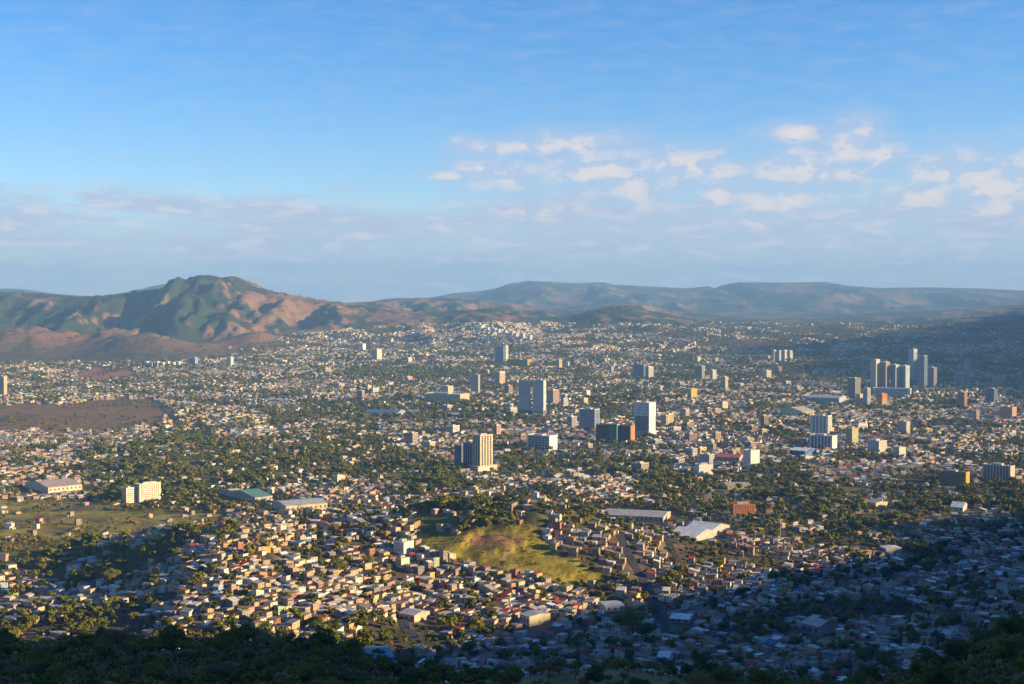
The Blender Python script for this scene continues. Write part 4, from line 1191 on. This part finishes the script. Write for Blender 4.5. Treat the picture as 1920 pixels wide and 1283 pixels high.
for (px, py, hpx, kd, lab) in ((1622, 1252, 46, 0, 'huge dark round tree among shaded roofs'), (1660, 1256, 40, 3, 'dark tree crowding the huge round one in shade'),
        (1388, 1186, 34, 0, 'dark tree of the clump by the shaded road'), (1420, 1192, 36, 1, 'green tree next to the clump by the shaded road'), (1448, 1186, 30, 3, 'small dark tree ending the clump by shaded road'),
        (1186, 1188, 50, 4, 'tall sunlit olive tree at the corner of the road'), (1165, 1184, 38, 2, 'sunlit olive tree crowded by the tall one at road corner'), (1210, 1205, 44, 0, 'dark tree at road bend in shade'),
        (1735, 1190, 30, 0, 'dark tree above terraces of shaded roofs'), (1680, 1082, 30, 3, 'dark tree upslope in the shaded quarter'), (1660, 1090, 26, 0, 'dark spreading tree upslope beside its twin in shade'),
        (830, 925, 34, 1, 'tall green tree standing in the wooded hollow'), (690, 1065, 26, 2, 'olive tree between roofs high on the sunlit slope'), (632, 1075, 30, 1, 'green tree amid roofs at the middle of sunlit slope'),
        (210, 1100, 36, 2, 'wide olive tree over roofs of the lower flank'), (330, 1050, 24, 1, 'bright green tree in front of the ridge houses'), (170, 1095, 28, 4, 'olive tree beside the wide one on lower flank'),
        (590, 1185, 34, 0, 'black green tree at the edge of dark woods'), (625, 1190, 30, 3, 'second black green tree at the edge of dark woods'), (880, 1235, 40, 0, 'broad dark tree under the shaded white roofs')):
    gx, gy, gz = ground_at(px, py); place_tree(gx, gy, gz, hpx * gy / F, kd, True, lab, 'large single trees', 1.35); ntree += 1
    LANDMARK_SPOTS.append((gx, gy, 5.0))
ti = np.nonzero(TREE)[0]
tx, ty = X[ti] + RNG.normal(0, 1.5, len(ti)), Y[ti] + RNG.normal(0, 1.5, len(ti))
# yard trees between houses
yi = hi[RNG.random(nh) < np.where(hy < 2200, 0.36, 0.2)]
tx = np.concatenate([tx, X[yi] + A[yi] * 0.55]); ty = np.concatenate([ty, Y[yi] + B[yi] * 0.55])
# scrub, belts and bare slopes get further bushes
def extra(n, x0, x1, y0, y1, zone=None):
    px = RNG.uniform(x0, x1, n); d = RNG.uniform(y0, y1, n)
    return (px - 960) / F * d, d
ex, ey = extra(26000, -150, 2070, 1150, 3200)
ez = height(ex, ey); epx, epy = to_pix(ex, ey, ez); em = zone_masks(epx, epy)
keep = (em['belt'] & (RNG.random(len(ex)) < 0.55)) | (em['scrub'] & (RNG.random(len(ex)) < 0.35))
keep &= fbm(ex / 75.0, ey / 75.0, 171, 3) > -0.14
for a, b, r in LANDMARK_SPOTS: keep &= (ex - a) ** 2 + (ey - b) ** 2 > r * r
tx = np.concatenate([tx, ex[keep]]); ty = np.concatenate([ty, ey[keep]])
gx_, gy_ = extra(26000, 740, 1180, 1480, 1900)
gm_ = zone_masks(*to_pix(gx_, gy_, height(gx_, gy_)))['grass'] & (fbm(gx_ / 30.0, gy_ / 30.0, 301, 3) > 0.12) & (RNG.random(len(gx_)) < 0.3)
tx = np.concatenate([tx, gx_[gm_]]); ty = np.concatenate([ty, gy_[gm_]])
# foot of the near slope
fx, fy = extra(5200, -150, 2070, 700, 1330)
fpx = 960 + F * fx / fy
fk = RNG.random(len(fx)) < np.interp(fpx, [0, 500, 700, 900, 1000, 1150, 1300, 1600, 1920], [.75, .8, .7, .6, .35, .4, .25, .2, .35]) * np.where(fy > 1180, np.interp(fpx, [0, 640, 1100, 1300, 1920], [0.5, .5, .5, .12, .08]), 1)
tx = np.concatenate([tx, fx[fk]]); ty = np.concatenate([ty, fy[fk]])
bx_, by_ = extra(12000, -150, 2070, 330, 800)
bpx = 960 + F * bx_ / by_
bk = RNG.random(len(bx_)) < np.interp(bpx, [0, 420, 560, 660, 860, 960, 1060, 1250, 1320, 1700, 1850], [.7, .75, .9, .8, .6, .3, .12, .14, .4, .8, 1])
tx = np.concatenate([tx, bx_[bk]]); ty = np.concatenate([ty, by_[bk]])
tz = height(tx, ty)
th = (4.2 + 9.0 * RNG.random(len(tx)) ** 1.6) * (1 + 0.30 * sstep(2500, 6000, ty))
th = np.where(ty > 7000, th * 0.75, th) * (1 + 0.45 * np.clip(fbm(tx / 110.0, ty / 110.0, 181, 2), -0.7, 1.0))
tpx, tpy = to_pix(tx, ty, tz)
tm = zone_masks(tpx, tpy)
th = np.where(ty < 760, 1.2 + th * 0.32, th)
th = np.where(tm['belt'], th * 1.2, th)
th = np.where(tm['grass'], 0.8 + 0.12 * th, np.where(tm['scrub'], th * 0.6, th))
kind = RNG.choice(6, len(tx), p=[.26, .24, .18, .16, .11, .05])
kind = np.where((tm['scrub'] | tm['grass'] | (ty < 800)) & (RNG.random(len(tx)) < .75), RNG.choice([2, 4, 5, 5], len(tx)), kind)
# the largest of them singly
ok = np.nonzero((tpx > 10) & (tpx < 1910) & (tpy < 1270) & (ty < 1900) & (ty > 760))[0]
ok = ok[clear_view(tx[ok], ty[ok], tz[ok] + th[ok])]
ok = ok[np.argsort(-(th / ty)[ok])][:300 - ntree]
for i in ok:
    w = where_house(tpx[i], tpy[i])
    dd = np.hypot(hx[cand] - tx[i], hy[cand] - ty[i]); j = cand[int(np.argmin(dd))]
    if dd.min() < 16: w = 'beside %s house with %s roof' % (WN[wi[j]], RN[ri[j]]) + (' on sunlit slope' if 'sunlit slope below' in w else ' in shade')
    place_tree(tx[i], ty[i], tz[i], th[i], int(kind[i]), False, '%s tree %s' % (KINDWORD[kind[i]], w), 'trees between the near houses', random.uniform(0.95, 1.3))
rest = np.ones(len(tx), bool); rest[ok] = False

def tree_mass(x, y, z, h, k):
    src = bpy.data.collections.new('tree_kinds')
    for i, (cm, tmh) in enumerate(MIDT):
        me = cm.copy()
        n0 = len(cm.vertices)
        v = np.empty(3 * n0, np.float32); cm.vertices.foreach_get('co', v)
        n1 = len(tmh.vertices); v1 = np.empty(3 * n1, np.float32); tmh.vertices.foreach_get('co', v1)
        q0 = np.empty(4 * len(cm.polygons), np.int32); cm.polygons.foreach_get('vertices', q0)
        q1 = np.empty(4 * len(tmh.polygons), np.int32); tmh.polygons.foreach_get('vertices', q1)
        me = mesh_np('tree_kind', np.concatenate([v, v1]).reshape(-1, 3), np.concatenate([q0, q1 + n0]).reshape(-1, 4))
        me.materials.append(cm.materials[0]); me.materials.append(MATS['bark'])
        mi = np.zeros(len(me.polygons), np.int32); mi[len(q0) // 4:] = 1
        me.polygons.foreach_set('material_index', mi)
        src.objects.link(bpy.data.objects.new('tree_kind_%d' % i, me))
    me = bpy.data.meshes.new('tree_points')
    me.vertices.add(len(x)); me.vertices.foreach_set('co', np.stack([x, y, z], 1).astype(np.float32).ravel())
    for nm, ty_, arr in (('scl', 'FLOAT', h.astype(np.float32)), ('rot', 'FLOAT', RNG.uniform(0, 6.28, len(x)).astype(np.float32)), ('kid', 'INT', k.astype(np.int32))):
        a = me.attributes.new(nm, ty_, 'POINT'); a.data.foreach_set('value', arr)
    ob = link('mass_of_trees', me, kind='stuff', label='mass of trees and bushes through the valley city', category='trees')
    ng = bpy.data.node_groups.new('plant_trees', 'GeometryNodeTree')
    ng.interface.new_socket('Geometry', in_out='INPUT', socket_type='NodeSocketGeometry')
    ng.interface.new_socket('Geometry', in_out='OUTPUT', socket_type='NodeSocketGeometry')
    N, L = ng.nodes.new, ng.links.new
    gi, go = N('NodeGroupInput'), N('NodeGroupOutput')
    ci = N('GeometryNodeCollectionInfo'); ci.inputs['Collection'].default_value = src
    ci.inputs['Separate Children'].default_value = True; ci.inputs['Reset Children'].default_value = True
    ip = N('GeometryNodeInstanceOnPoints')
    def attr(nm, dt):
        a = N('GeometryNodeInputNamedAttribute'); a.data_type = dt; a.inputs['Name'].default_value = nm
        return a.outputs['Attribute']
    cx = N('ShaderNodeCombineXYZ'); L(attr('rot', 'FLOAT'), cx.inputs[2])
    sx = N('ShaderNodeCombineXYZ'); sa = attr('scl', 'FLOAT')
    mw = N('ShaderNodeMath'); mw.operation = 'MULTIPLY'; mw.inputs[1].default_value = 1.15; L(sa, mw.inputs[0])
    L(mw.outputs[0], sx.inputs[0]); L(mw.outputs[0], sx.inputs[1]); L(sa, sx.inputs[2])
    L(gi.outputs[0], ip.inputs['Points']); L(ci.outputs[0], ip.inputs['Instance'])
    ip.inputs['Pick Instance'].default_value = True
    L(attr('kid', 'INT'), ip.inputs['Instance Index']); L(cx.outputs[0], ip.inputs['Rotation']); L(sx.outputs[0], ip.inputs['Scale'])
    L(ip.outputs[0], go.inputs[0])
    md = ob.modifiers.new('plant', 'NODES'); md.node_group = ng
tree_mass(tx[rest], ty[rest], tz[rest], th[rest], kind[rest])
print('quads', sum(len(m.polygons) * m.users for m in bpy.data.meshes), 'unique', sum(len(m.polygons) for m in bpy.data.meshes), 'houses', nh, 'solo', len(cand), 'trees', len(tx), 'near trees', ntree)
